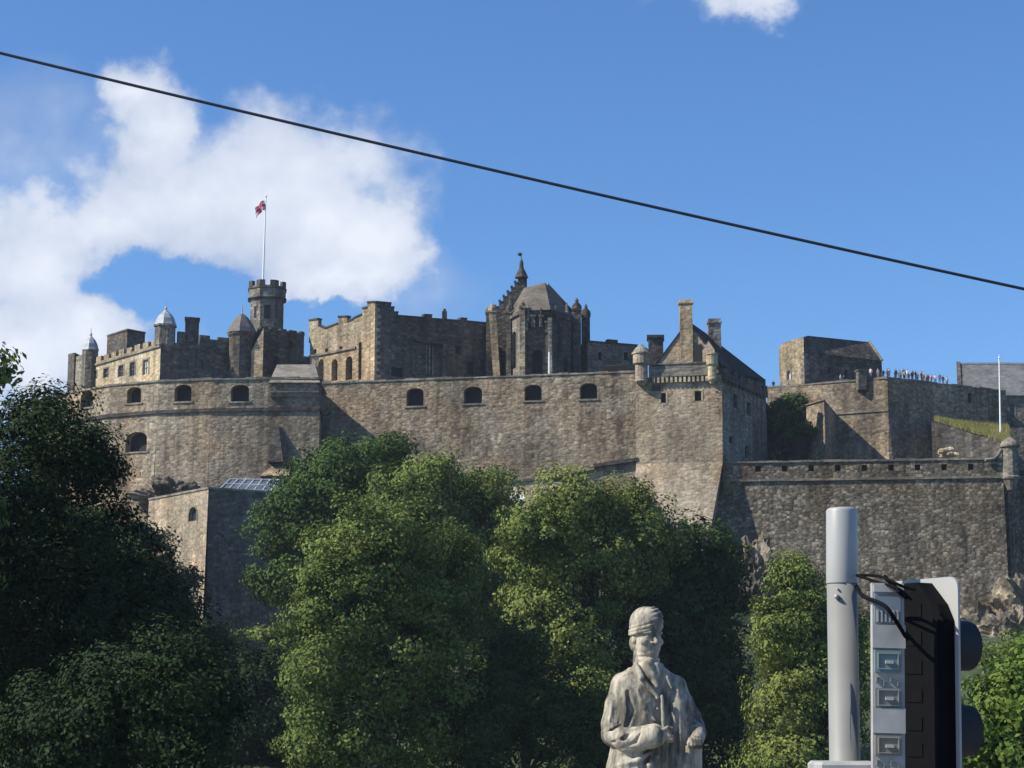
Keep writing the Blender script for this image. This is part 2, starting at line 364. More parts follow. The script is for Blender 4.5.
def quoins(c, dl, dr, z0, z1, mat, parent, proud=.03):
    """alternating long and short corner stones; dl / dr = unit directions along the two faces away from the corner"""
    k = MB(); c = Vector(c[:2]); dl = Vector(dl[:2]).normalized(); dr = Vector(dr[:2]).normalized(); o = -(dl + dr).normalized() * proud * 1.4
    def L_(a, b, za, zb): k.prism([c + o + dl * a, c + o, c + o + dr * b, c + o + dr * b + dl * .12, c + o + dl * .12 + dr * .12, c + o + dl * a + dr * .12][::1], za, zb)
    z = z0; i = 0
    while z < z1:
        h = min(random.uniform(.5, .7), z1 - z); a, b = (random.uniform(.9, 1.3), random.uniform(.4, .55)); a, b = (a, b) if i % 2 else (b, a)
        L_(a, b, z, z + h + .001); z += h; i += 1
    return build('quoins', k, MT[mat], parent)

# ------------------------------------------------------------------ terrain
def smooth(a, b, x):
    t = max(0.0, min(1.0, (x - a) / (b - a))); return t * t * (3 - 2 * t)
def ground_z(X, Y):
    base = 31 - 15.0 * smooth(20, 40, X) - 3 * smooth(-60, -90, X)
    z = -12 * smooth(24, 45, Y)
    z += 12 * smooth(105, 205, Y) + 12 * smooth(190, 262, Y) + (base - 12) * smooth(268, 289, Y)
    z -= (base - 2) * smooth(430, 700, Y)
    side = smooth(150, 420, abs(X)); z = z * (1 - side * smooth(100, 200, Y))
    if Y > 110:
        k = smooth(110, 200, Y) * (1 - smooth(500, 700, Y)) * (1 - side) * (1 - smooth(280, 292, Y) * .6)
        z += k * (noise.fractal(Vector((X * .045, Y * .045, 2.3)), 1.0, 2.0, 5) * 3.2)
    return z
def terrain():
    def axis(segs):
        out = []
        for a, b, st in segs:
            v = a
            while v < b: out.append(v); v += st
        return out + [segs[-1][1]]
    xs = axis([(-6000, -600, 600), (-600, -150, 45), (-150, 150, 2.5), (150, 600, 45), (600, 6000, 600)])
    ys = axis([(-6000, -200, 580), (-200, 0, 40), (0, 105, 7), (105, 300, 2.0), (300, 460, 10), (460, 900, 40), (900, 9000, 810)])
    mb = MB(); nx = len(xs)
    mb.v = [(x, y, ground_z(x, y)) for y in ys for x in xs]
    mb.f = [(j * nx + i, j * nx + i + 1, (j + 1) * nx + i + 1, (j + 1) * nx + i) for j in range(len(ys) - 1) for i in range(nx - 1)]
    mb.mi = [0] * len(mb.f)
    m, N, L, b = new_mat('hill_grass_and_rock'); b.inputs['Roughness'].default_value = .95
    g = N.new('ShaderNodeNewGeometry'); s = N.new('ShaderNodeSeparateXYZ'); L.new(g.outputs['Normal'], s.inputs[0])
    n = N.new('ShaderNodeTexNoise'); L.new(g.outputs['Position'], n.inputs['Vector']); n.inputs['Scale'].default_value = .35; n.inputs['Detail'].default_value = 8
    r = N.new('ShaderNodeValToRGB'); L.new(n.outputs[0], r.inputs[0]); r.color_ramp.elements[0].position = .3; r.color_ramp.elements[1].position = .7
    r.color_ramp.elements[0].color = (.018, .028, .012, 1); r.color_ramp.elements[1].color = (.07, .10, .03, 1)
    r2 = N.new('ShaderNodeValToRGB'); L.new(n.outputs[0], r2.inputs[0]); r2.color_ramp.elements[0].position = .3; r2.color_ramp.elements[1].position = .7
    r2.color_ramp.elements[0].color = (.06, .05, .04, 1); r2.color_ramp.elements[1].color = (.26, .22, .16, 1)
    ad = N.new('ShaderNodeMath'); ad.operation = 'MULTIPLY_ADD'; L.new(n.outputs[0], ad.inputs[0]); ad.inputs[1].default_value = .3; L.new(s.outputs[2], ad.inputs[2])
    mr = N.new('ShaderNodeMapRange'); L.new(ad.outputs[0], mr.inputs[0]); mr.inputs[1].default_value = .62; mr.inputs[2].default_value = .78
    mx = N.new('ShaderNodeMix'); mx.data_type = 'RGBA'; L.new(mr.outputs[0], mx.inputs[0]); L.new(r2.outputs[0], mx.inputs[6]); L.new(r.outputs[0], mx.inputs[7]); L.new(mx.outputs[2], b.inputs['Base Color'])
    bp = N.new('ShaderNodeBump'); bp.inputs['Distance'].default_value = .5; L.new(n.outputs[0], bp.inputs['Height']); L.new(bp.outputs[0], b.inputs['Normal'])
    tag(build('ground', mb, m, smooth=True), kind='structure')
    # street in front of the gardens
    pv = MB(); pv.prism([(-60, -30), (60, -30), (60, 22), (-60, 22)], -.3, .06)
    tag(build('pavement', pv, plain('street_paving', (.16, .155, .15), .9, 0, .2, 1.5)), kind='structure')
terrain()

def court(name, pts, ztop, zbot, mat='grey'):
    mb = MB(); mb.prism([XY(*p) for p in pts], zbot, ztop); return tag(build(name, mb, MT[mat]), kind='structure')
court('castle_court', [(42, 322), (72, 312), (102, 306.5), (180, 301.5), (321, 300), (322, 314), (636, 304), (700, 302.5), (764, 322), (764, 420), (30, 420)], 52.2, 14)
court('lower_court', [(721, 303), (765, 321), (766, 330), (1012, 335), (1012, 297), (1003, 296.5), (860, 299.5)], 38.6, 6)
court('upper_terrace', [(769, 336.5), (887, 327), (1004, 347), (1004, 420), (769, 420)], 58.6, 30)
court('east_terrace', [(1006, 341), (1300, 341), (1300, 430), (1006, 430)], 53.0, 10)

# ------------------------------------------------------------------ half-moon battery
def half_moon():
    t = thing('curved_battery', 'big curved stone gun battery on the left with arched gun openings', 'fortification', (*XY(200, 298), 28))
    pts = [(38, 324), (68, 310.5), (110, 303), (158, 299), (211, 297), (268, 296.3), (320, 296)]
    pts = [Vector(XY(*p)) for p in pts]
    zt = Z(381, 298); z0 = 24.0; zs = Z(411, 298)
    top = MB(); mb = MB(); st = MB(); cp_ = MB()
    up = {1: (86.7, 399, 12, 17), 2: (134, 395, 14, 16), 3: (183, 393, 17, 17), 4: (240, 393, 18, 17)}
    for i in range(6):
        a, b = pts[i], pts[i + 1]
        ops = []
        if i in up:
            px, py, w, h = up[i]; ops = [dict(px=px, py=py, w=w, h=h, arch=1, name='gun_opening', depth=1.3, sill=1)]
        wall(top, a, b, zs, zt, ops, 0, t)
        ops = []
        if i == 2: ops = [dict(px=137, py=442, w=21, h=20, arch=1, name='gun_port', depth=1.4, sill=1)]
        wall(mb, a, b, z0, zs, ops, .045, t)
        n = normal(a, b)
        st.strip(a, b, zs - .3, zs + .25, .3, .05)
        rough_cope(cp_, a, b, zt, .3, .18, 1.2)
        # back of the parapet
        top.strip(a, b, 52.0, zt - .02, -1.31, 1.4)
    # return face on the right
    a, b = pts[6], Vector(XY(321.5, 312))
    wall(top, a, b, zs, zt, [], 0, t); wall(mb, a, b, z0, zs, [], .0, t); st.strip(a, b, zs - .3, zs + .25, .3, .05); rough_cope(cp_, a, b, zt, .3, .15, 1.2)
    build('parapet', top, MT['moon'], t); build('wall', mb, MT['moon'], t); build('string_course', st, MT['darkcope'], t); build('coping', cp_, MT['cope'], t)
    # tall narrow buttress with dark hollow
    h = MB(); s = 296.2
    x0, x1 = XY(270, s, 440)[0], XY(286, s, 440)[0]
    zt2, zb2 = Z(424, s), Z(464, s)
    y = 293.2
    h.add([(x0 + .6, 296, zt2), (x0, y, zb2), (x1, y, zb2), (x1, 296.4, zb2), (x0, 296.4, zb2), (x0 + 1.3, 296, zt2)], [(0, 5, 2, 1), (5, 3, 2), (0, 1, 4), (1, 2, 3, 4)])
    b_ = build('buttress', h, MT['dark_shade'], t)
    return t
half_moon()
def gun_shed():
    Y = 300.5
    t = thing('stone_shed', 'small stone shed with sloping slab roof on the curved battery', 'shed', P(294, 398, Y))
    mb = MB(); a, b = XY(270, 295.7), XY(319, 295.7)
    mb.prism([a, b, XY(319, 306), XY(270, 306)], Z(397, 296), Z(382.5, 296)); build('wall', mb, MT['moon'], t)
    c = MB(); c.strip(a, b, Z(393, 296), Z(391.6, 296), .25, .05); build('string_course', c, MT['cope'], t)
    r = MB()
    e0, e1 = P(269, 382.5, 295.2), P(320, 382.5, 295.2); zr = Z(364.5, 301); zb = e0.z
    r0 = Vector((*XY(277, 301, 365), zr)); r1 = Vector((*XY(315, 301, 365), zr)); e2 = Vector((e1.x, 307, zb)); e3 = Vector((e0.x, 307, zb))
    r.add([e0, e1, e2, e3, r0, r1], [(0, 1, 5, 4), (1, 2, 5), (2, 3, 4, 5), (3, 0, 4), (3, 2, 1, 0)]); build('roof', r, slate('slab_roof', (.20, .18, .15)), t)
    k = MB(); k.box(P(315, 366, 301.5), (.5, .5, 1.6)); k.box(P(315, 356, 301.5), (.65, .65, .15)); build('chimney', k, MT['warm'], t)
gun_shed()
def small_hut():
    t = thing('stone_hut', 'tiny stone lean-to with stone roof at the foot of the curved battery', 'hut', P(278, 482, 291))
    a, b, c = P(262, 476, 290), P(289, 476, 290), P(297, 474, 295)
    mb = MB(); mb.prism([a.xy, b.xy, c.xy, (a.x, 296)], Z(500, 290), [a.z, b.z, b.z, a.z]); build('wall', mb, MT['dark_shade'], t)
    r = MB(); zt = Z(463, 293); r.add([(a.x - .3, 289.8, a.z), (b.x + .1, 289.8, b.z), (b.x - .2, 295.5, zt), (a.x + 1.0, 295.5, zt), (a.x - .3, 295.5, a.z - .3), (b.x, 295.5, b.z - .3)], [(0, 1, 2, 3), (1, 5, 2), (0, 3, 4), (0, 4, 5, 1)]); build('roof', r, MT['pink'], t)
small_hut()

# ------------------------------------------------------------------ forewall
FW0, FW1 = Vector(XY(321, 311.5)), Vector(XY(638, 300.2))
def forewall():
    t = thing('castle_wall', 'long straight castle wall with four arched gun openings, left of the gabled tower', 'castle wall', (*XY(480, 305), 28))
    za, zb = Z(384, 311), Z(371.5, 300.2); zt = (za + zb) / 2
    zs = Z(412, 305)
    up = MB(); lo = MB(); cp_ = MB(); st = MB()
    ops = [dict(px=px, py=py, w=w, h=h, arch=1, name='gun_opening', depth=1.2, sill=1) for px, py, w, h in ((415, 397, 17, 18), (473, 395, 18, 17), (533, 392.5, 17, 16), (588.5, 391, 17, 16))]
    wall(up, FW0, FW1, zs, zt, ops, 0, t)
    wall(lo, FW0, FW1, 22, zs, [], .03, t)
    rough_cope(cp_, FW0, FW1, zt, .3, .16, 1.0); up.strip(FW0, FW1, 52, zt - .02, -1.31, 1.4)
    build('parapet', up, MT['curtain'], t); build('wall', lo, MT['curtain'], t); build('coping', cp_, MT['cope'], t)
    a = FW0.lerp(FW1, .865); st.strip(a, FW1, (Z(468, 301.5), Z(461.5, 300.2)), (Z(464.5, 301.5), Z(458, 300.2)), 1.0, .1); build('ledge', st, MT['darkcope'], t)
    for f in (.38, .69):   # shallow pilaster joints in the parapet
        q = FW0.lerp(FW1, f)
    # a pipe down the wall beside the tower
    return t
forewall()
def terrace_wall():
    t = thing('terrace_wall', 'low pale terrace wall with dark coping above the middle trees', 'wall', (*XY(560, 291), 26))
    pts = [P(494, 486, 293), P(522, 482, 292), P(560, 478, 291), P(603, 470, 291)]
    mb = MB(); c = MB()
    for a, b in zip(pts, pts[1:]):
        mb.strip(a.xy, b.xy, a.z - 7, (a.z, b.z), 0, 1.0); c.strip(a.xy, b.xy, (a.z + .01, b.z + .01), (a.z + .35, b.z + .35), .25, 1.2)
    build('wall', mb, MT['warm'], t); build('coping', c, MT['darkcope'], t)
    t = thing('white_shed', 'small white roofed hut half hidden between the middle treetops', 'hut', P(512, 510, 270))
    a, b = P(503, 499, 270), P(524, 499, 270); mb = MB(); mb.prism([a.xy, b.xy, (b.x, 274), (a.x, 274)], a.z - 6, a.z); build('wall', mb, MT['grey'], t)
    r = MB(); r.add([(a.x - .3, 269.6, a.z), (b.x + .3, 269.6, b.z), (b.x + .3, 274, a.z + .9), (a.x - .3, 274, a.z + .9)] + [(a.x - .3, 269.6, a.z - .2), (b.x + .3, 269.6, b.z - .2), (b.x + .3, 274, a.z - .2), (a.x - .3, 274, a.z - .2)], [(0, 1, 2, 3), (0, 4, 5, 1), (1, 5, 6, 2), (2, 6, 7, 3), (3, 7, 4, 0)]); build('roof', r, MT['white'], t)
terrace_wall()

# ------------------------------------------------------------------ palace
def finial_dome(root, c, r, z0, z1, zf, mat, n=12):
    mb = MB(); H = z1 - z0
    mb.lathe(c, [(r * 1.08, z0 - .15), (r * 1.08, z0), (r * .98, z0 + H * .15), (r * .86, z0 + H * .42), (r * .62, z0 + H * .68), (r * .32, z0 + H * .86), (r * .14, z0 + H)], n)
    d = build('dome', mb, mat, root, smooth=False)
    f = MB(); f.lathe(c, [(.12, z1 - .1), (.28, z1 + .25), (.12, z1 + .6), (.06, z1 + .8), (.04, zf)], 8); build('finial', f, mat, d)
def palace():
    c0 = Vector(XY(159, 330)); l0 = Vector(XY(85, 352)); r0 = Vector(XY(234, 336.5))
    t = thing('palace', 'battlemented palace block with lead domed turrets, left of the flag tower', 'palace', (c0.x, c0.y, 52.2))
    zs = Z(347, 330); zp = Z(341.5, 330)
    mb = MB()
    ops = [dict(px=px, py=py, w=w, h=h, name='window', depth=.35, mat=MT[m], surround=MT['cope'], bars=MT['cope']) for px, py, w, h, m in ((106, 373, 4.5, 9, 'glassd'), (121, 371, 5, 11, 'glassd'), (132.5, 369, 5, 14, 'glassd'), (146, 367, 5.5, 15, 'blind'), (95, 375, 3.5, 8, 'glassd'))]
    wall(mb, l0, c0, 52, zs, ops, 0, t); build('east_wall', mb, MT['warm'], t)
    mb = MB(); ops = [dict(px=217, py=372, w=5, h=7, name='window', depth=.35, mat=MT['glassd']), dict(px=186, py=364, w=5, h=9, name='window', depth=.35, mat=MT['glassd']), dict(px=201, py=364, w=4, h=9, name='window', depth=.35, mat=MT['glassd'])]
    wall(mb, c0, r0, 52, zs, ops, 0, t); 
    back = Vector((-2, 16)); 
    mb.prism([l0 + Vector((.6, .3)), c0 + Vector((0, 1.2)), r0 + Vector((0, 1)), r0 + Vector((8, 16)), l0 + Vector((10, 14))], 52, zs); build('north_wall', mb, MT['dark_shade'], t)
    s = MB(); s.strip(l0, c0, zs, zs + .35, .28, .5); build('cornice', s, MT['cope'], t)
    s = MB(); s.strip(c0, r0, zs, zs + .35, .28, .5); build('cornice', s, MT['dark_shade'], t)
    p = MB(); p.strip(l0, c0, zs + .3, zp - .35, 0, .7); merlons(p, l0, c0, zp - .4, 1.0, 1.9, 1.1, start=1.0); build('battlement', p, MT['pink'], t)
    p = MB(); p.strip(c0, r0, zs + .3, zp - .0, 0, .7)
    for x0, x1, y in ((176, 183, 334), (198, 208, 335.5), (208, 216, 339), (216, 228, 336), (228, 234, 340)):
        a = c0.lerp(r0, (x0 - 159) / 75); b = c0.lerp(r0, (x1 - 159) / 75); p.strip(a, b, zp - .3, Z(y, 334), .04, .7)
    build('battlement', p, MT['dark_shade'], t)
    # corner turret with pale lead dome
    ct = Vector(XY(163, 331.5)); rr = M(10.5, 331)
    k = MB(); k.lathe(ct, [(rr * .55, Z(352, 331)), (rr, Z(345, 331)), (rr, Z(325.5, 331))], 8, a0=R(22.5)); k.lathe(ct, [(rr * 1.12, Z(326.5, 331)), (rr * 1.12, Z(324.6, 331))], 8, a0=R(22.5)); to = build('turret', k, MT['grey'], t)
    finial_dome(to, ct, rr, Z(324.5, 331), Z(309.5, 331), Z(301, 331), MT['lead'], 8)
    w = MB(); 
    for a in (R(-112.5), R(-67.5)): w.box((ct.x + math.cos(a) * rr * .93, ct.y + math.sin(a) * rr * .93, Z(334, 331)), (.04, .3, .85), a)
    build('window', w, MT['void'], to)
    # far turret
    ct = Vector(XY(88.5, 350)); rr = M(8, 350)
    k = MB(); k.lathe(ct, [(rr, 52), (rr, Z(350, 350))], 8, a0=R(22.5)); to = build('turret', k, MT['grey'], t); finial_dome(to, ct, rr, Z(350, 350), Z(336, 350), Z(328, 350), MT['lead'], 8)
    k = MB(); k.prism([XY(66.5, 356), XY(73, 354.5), XY(84, 360), XY(78, 364)], 50, Z(353, 355)); build('stair_tower', k, MT['dark_shade'], t)
    k = MB(); k.prism([XY(73, 355), XY(82, 352), XY(90, 357), XY(80, 360)], 50, Z(357, 355)); build('stair_tower', k, MT['grey'], t)
    # roof block and chimney
    k = MB(); k.prism([XY(105, 353), XY(125, 347), XY(143, 350), XY(120, 358)], zs - 2, Z(333.5, 350)); k.prism([XY(104.4, 353), XY(125, 346.6), XY(143.6, 350), XY(120, 358.4)], Z(333.5, 350), Z(332, 350)); build('roof_block', k, MT['dark_shade'], t)
    k = MB(); a, b = XY(183, 337), XY(197, 338); k.prism([a, b, XY(197, 340), XY(183, 339)], zs - 1, Z(319, 337)); k.prism([XY(182.3, 336.6), XY(197.8, 337.6), XY(197.6, 340.4), XY(182.5, 339.4)], Z(319, 337), Z(317, 337)); build('chimney', k, MT['dark_shade'], t)
    # round stair with conical roof
    ct = Vector(XY(240, 336)); rr = M(14, 336)
    k = MB(); k.lathe(ct, [(rr * .86, 52), (rr * .9, Z(338, 336)), (rr, Z(335.5, 336)), (rr, Z(333.5, 336))], 12); to = build('turret', k, MT['dark_shade'], t)
    k = MB(); z0, z1 = Z(333.4, 336), Z(313.5, 336); H = z1 - z0; k.lathe(ct, [(rr * 1.08, z0), (rr * .96, z0 + H * .25), (rr * .76, z0 + H * .5), (rr * .46, z0 + H * .78), (rr * .16, z0 + H * .96), (.1, z1)], 8); d = build('dome', k, MT['dlead'], to)
    k = MB(); k.lathe(ct, [(.2, z1 - .3), (.14, z1 + .3), (.07, z1 + 1.5)], 6); build('finial', k, MT['lead'], d)
    # lit gable fragment and dark range below the flag tower
    k = MB(); k.prism([XY(250, 334.5), XY(262, 334), XY(262, 337), XY(250, 337)], 52, [Z(352, 335), Z(329, 335), Z(329, 335), Z(352, 335)]); build('gable_wall', k, MT['pink'], t)
    a, b = Vector(XY(258, 337)), Vector(XY(303, 343))
    k = MB(); wall(k, a, b, 52, Z(330.5, 338), [dict(px=276, py=362, w=5, h=12, name='window', depth=.4), dict(px=291, py=345, w=4, h=8, name='window', depth=.4)], 0, t); k.strip(a, b, 52, Z(330.7, 338), -.42, 9); k.strip(a, b, Z(330.5, 338), Z(328.5, 338), .2, 1.0)
    b2 = Vector(XY(309, 344)); k.strip(b, b2, 52, Z(356, 343), 0, 6); k.strip(Vector(XY(234, 336.6)), a, 52, Z(346, 337), -.05, 5)
    merlons(k, a, b, Z(328.6, 338), .35, 1.4, .7, start=.3); build('rear_range', k, MT['dark_shade'], t)
palace()

def flag_tower():
    Y = 346; ct = Vector(XY(265, Y)); rr = M(18.6, Y)
    t = thing('flag_tower', 'octagonal battlemented stone tower carrying the flagpole', 'tower', (ct.x, ct.y, 52.2))
    k = MB(); k.lathe(ct, [(rr * .96, 52), (rr * .96, Z(302, Y)), (rr * 1.07, Z(299.5, Y)), (rr * 1.07, Z(288.5, Y))], 8, a0=R(22.5 + 8)); tw = build('wall', k, MT['grey'], t)
    s = MB()
    for z in (300.5, 291): s.lathe(ct, [(rr * 1.05, Z(z + 1, Y)), (rr * 1.12, Z(z, Y)), (rr * 1.12, Z(z - .8, Y)), (rr * 1.05, Z(z - 1.3, Y))], 8, a0=R(30.5))
    build('string_course', s, MT['dark_shade'], t)
    for k_ in range(8):
        a0 = R(30.5 + 45 * k_); m = MB(); cs = []
        for aa in (-14, -7, 0, 7, 14):
            ang = a0 + R(aa); rad_ = rr * 1.08 * math.cos(R(22.5)) / math.cos(R(22.5) - abs(R(aa))); cs.append((ang, rad_))
        outer = [(ct.x + math.cos(q) * r_, ct.y + math.sin(q) * r_) for q, r_ in cs]; inner = [(ct.x + math.cos(q) * (r_ - .6), ct.y + math.sin(q) * (r_ - .6)) for q, r_ in reversed(cs)]
        m.prism(outer + inner, Z(289.5, Y), Z(283.4, Y)); build('merlon', m, MT['dark_shade'], t)
    for px, py, w, h in ((271.5, 315, 6, 14), (250, 315, 3, 11)):
        a = math.atan2(-math.sqrt(max(.01, 1 - ((px - 265) / 20) ** 2)), (px - 265) / 20)
        idx = round((math.degrees(a) - 30.5 - 22.5) / 45); am = R(30.5 + 22.5 + 45 * idx); nn = Vector((math.cos(am), math.sin(am)))
        cc = ct + nn * rr * .96 * math.cos(R(22.5)); w_ = MB(); w_.box((cc.x, cc.y, Z(py, Y)), (.05, M(w, Y) / 2, M(h, Y) / 2), am)
        wo = build('window', w_, MT['void'], t); l = MB(); l.box((cc.x, cc.y, Z(py, Y) + M(h, Y) / 2 + .15), (.12, M(w, Y) / 2 + .2, .12), am); build('lintel', l, MT['cope'], wo)
    # flagpole + flag
    pb = P(262.7, 288, Y); pt = P(266, 197, Y)
    f = thing('flagpole', 'tall white flagpole flying a small red, white and blue flag on the octagonal tower', 'flagpole', pb)
    k = MB(); k.tube([pb, pb.lerp(pt, .5), pt], [.19, .15, .09], 8); pole = build('pole', k, MT['white'], f)
    k = MB(); k.ellipsoid(pt + Vector((0, 0, .12)), (.2, .2, .2)); build('finial', k, MT['white'], pole)
    k = MB(); nx, nz = 30, 20; W, H = 1.9, 1.9
    top = pb.lerp(pt, .962)
    for j in range(nz + 1):
        for i in range(nx + 1):
            u = i / nx; v = j / nz
            x = -u * W * (1 - .12 * v) ; z = -v * H - 1.5 * u * u - .1 * u
            k.v.append((top.x + x - .08, top.y + .3 * math.sin(u * 11 + v * 3) * min(1, u * 3), top.z + z + .1 * math.sin(u * 7)))
    def colr(u, v):
        du, dv = (u - .5), (v - .5)
        if abs(du) < .12 or abs(dv) < .17: return 0
        if abs(du) < .18 or abs(dv) < .25: return 1
        q = min(abs(du - dv), abs(du + dv))
        if q < .035: return 0
        if q < .10: return 1
        return 2
    for j in range(nz):
        for i in range(nx):
            a = j * (nx + 1) + i; k.f.append((a, a + 1, a + nx + 2, a + nx + 1)); k.mi.append(colr((i + .5) / nx, (j + .5) / nz))
    build('flag', k, [plain('flag_red', (.60, .03, .05), .8), plain('flag_white', (.75, .75, .75), .8), plain('flag_blue', (.03, .05, .28), .8)], f, smooth=True)
flag_tower()

# ------------------------------------------------------------------ square hall
def hall():
    c0 = Vector(XY(374, 330)); l0 = Vector(XY(309, 343)); r0 = Vector(XY(488, 343))
    t = thing('great_hall', 'roofless looking stone hall with sunlit stepped left gable and shaded long side', 'castle building', (c0.x, c0.y, 52.2))
    zc = Z(303, 330)
    S = MB()
    def seg(x0, x1, y0, y1):    # one stretch of the sunlit wall, top from photo heights
        a = l0.lerp(c0, hit(x0, 330, l0, c0)[0] / (c0 - l0).length); b = l0.lerp(c0, hit(x1, 330, l0, c0)[0] / (c0 - l0).length)
        return a, b, Z(y0, a.y), Z(y1, b.y)
    prof = [(309, 318, 321, 319.5), (318, 326, 326, 329), (326, 338, 328.5, 324), (338, 347, 317.5, 317), (347, 353, 322, 320), (353, 362, 319, 315), (362, 367, 309, 308), (367, 374, 303, 302.5)]
    cop = MB()
    zl = Z(340, 343)
    for x0, x1, y0, y1 in prof:
        a, b, z0, z1 = seg(x0, x1, y0, y1); S.strip(a, b, Z(331, 335) - .6, (z0, z1), 0, .8); cop.strip(a, b, (z0, z1), (z0 + .3, z1 + .3), .15, .95)
    ops = [dict(px=px, py=py, w=w, h=h, arch=ar, name='window', depth=d, mat=MT[m]) for px, py, w, h, ar, d, m in
           ((315, 351.5, 3, 4.5, 0, .5, 'void'), (321, 370, 5, 22, 2, 1.2, 'blind'), (326.5, 350.5, 3, 4.5, 0, .5, 'void'), (334.5, 370, 6, 22, 2, 1.2, 'void'),
            (341, 348.5, 3, 4.5, 0, .5, 'void'), (349, 368, 6.5, 24, 2, 1.2, 'void'), (360, 361, 3, 38, 0, .7, 'void'))]
    wall(S, l0, c0, 52, Z(331, 335) - .55, ops, 0, t)
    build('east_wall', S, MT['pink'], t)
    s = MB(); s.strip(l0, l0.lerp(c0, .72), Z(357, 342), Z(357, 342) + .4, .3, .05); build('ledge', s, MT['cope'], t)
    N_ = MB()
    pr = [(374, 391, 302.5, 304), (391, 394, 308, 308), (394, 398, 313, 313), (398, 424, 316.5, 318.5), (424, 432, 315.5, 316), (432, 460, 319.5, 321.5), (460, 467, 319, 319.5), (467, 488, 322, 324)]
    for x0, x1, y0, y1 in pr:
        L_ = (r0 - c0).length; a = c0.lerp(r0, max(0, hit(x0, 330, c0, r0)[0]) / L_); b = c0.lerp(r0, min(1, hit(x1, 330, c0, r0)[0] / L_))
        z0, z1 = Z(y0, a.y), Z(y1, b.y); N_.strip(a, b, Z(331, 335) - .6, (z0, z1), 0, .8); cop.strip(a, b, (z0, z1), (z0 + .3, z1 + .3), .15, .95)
    wall(N_, c0, r0, 52, Z(331, 335) - .55, [dict(px=397, py=372, w=11, h=9, name='window', depth=.6), dict(px=428, py=359, w=30, h=34, name='recess', depth=.8, mat=MT['dark_shade']), dict(px=458, py=350, w=5, h=8, name='window', depth=.5), dict(px=470, py=368, w=6, h=12, name='window', depth=.5)], 0, t)
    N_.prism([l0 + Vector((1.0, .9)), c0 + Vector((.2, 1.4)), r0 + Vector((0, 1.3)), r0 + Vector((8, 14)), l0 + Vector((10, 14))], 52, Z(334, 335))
    build('north_wall', N_, MT['dark_shade'], t); build('coping', cop, MT['darkcope'], t)
    quoins(c0, l0 - c0, r0 - c0, 52, Z(304, 330), 'pink', t)
    r = MB(); q = c0.lerp(r0, .50)
    for dx in (-2.1, 0, 2.1):
        e = c0.lerp(r0, .475 + dx * .013); r.strip(e - Vector((.12, 0)), e + Vector((.12, 0)), Z(374, 336), Z(345, 336), -.45, .6)
    build('mullion', r, MT['grey'], t)
    k = MB(); q = XY(444, 345); k.box((q[0], q[1], Z(320, 345)), (.45, .45, 1.6)); k.lathe(q, [(.2, Z(312.5, 345)), (.28, Z(309, 345))], 8); build('chimney', k, MT['dark_shade'], t)
hall()

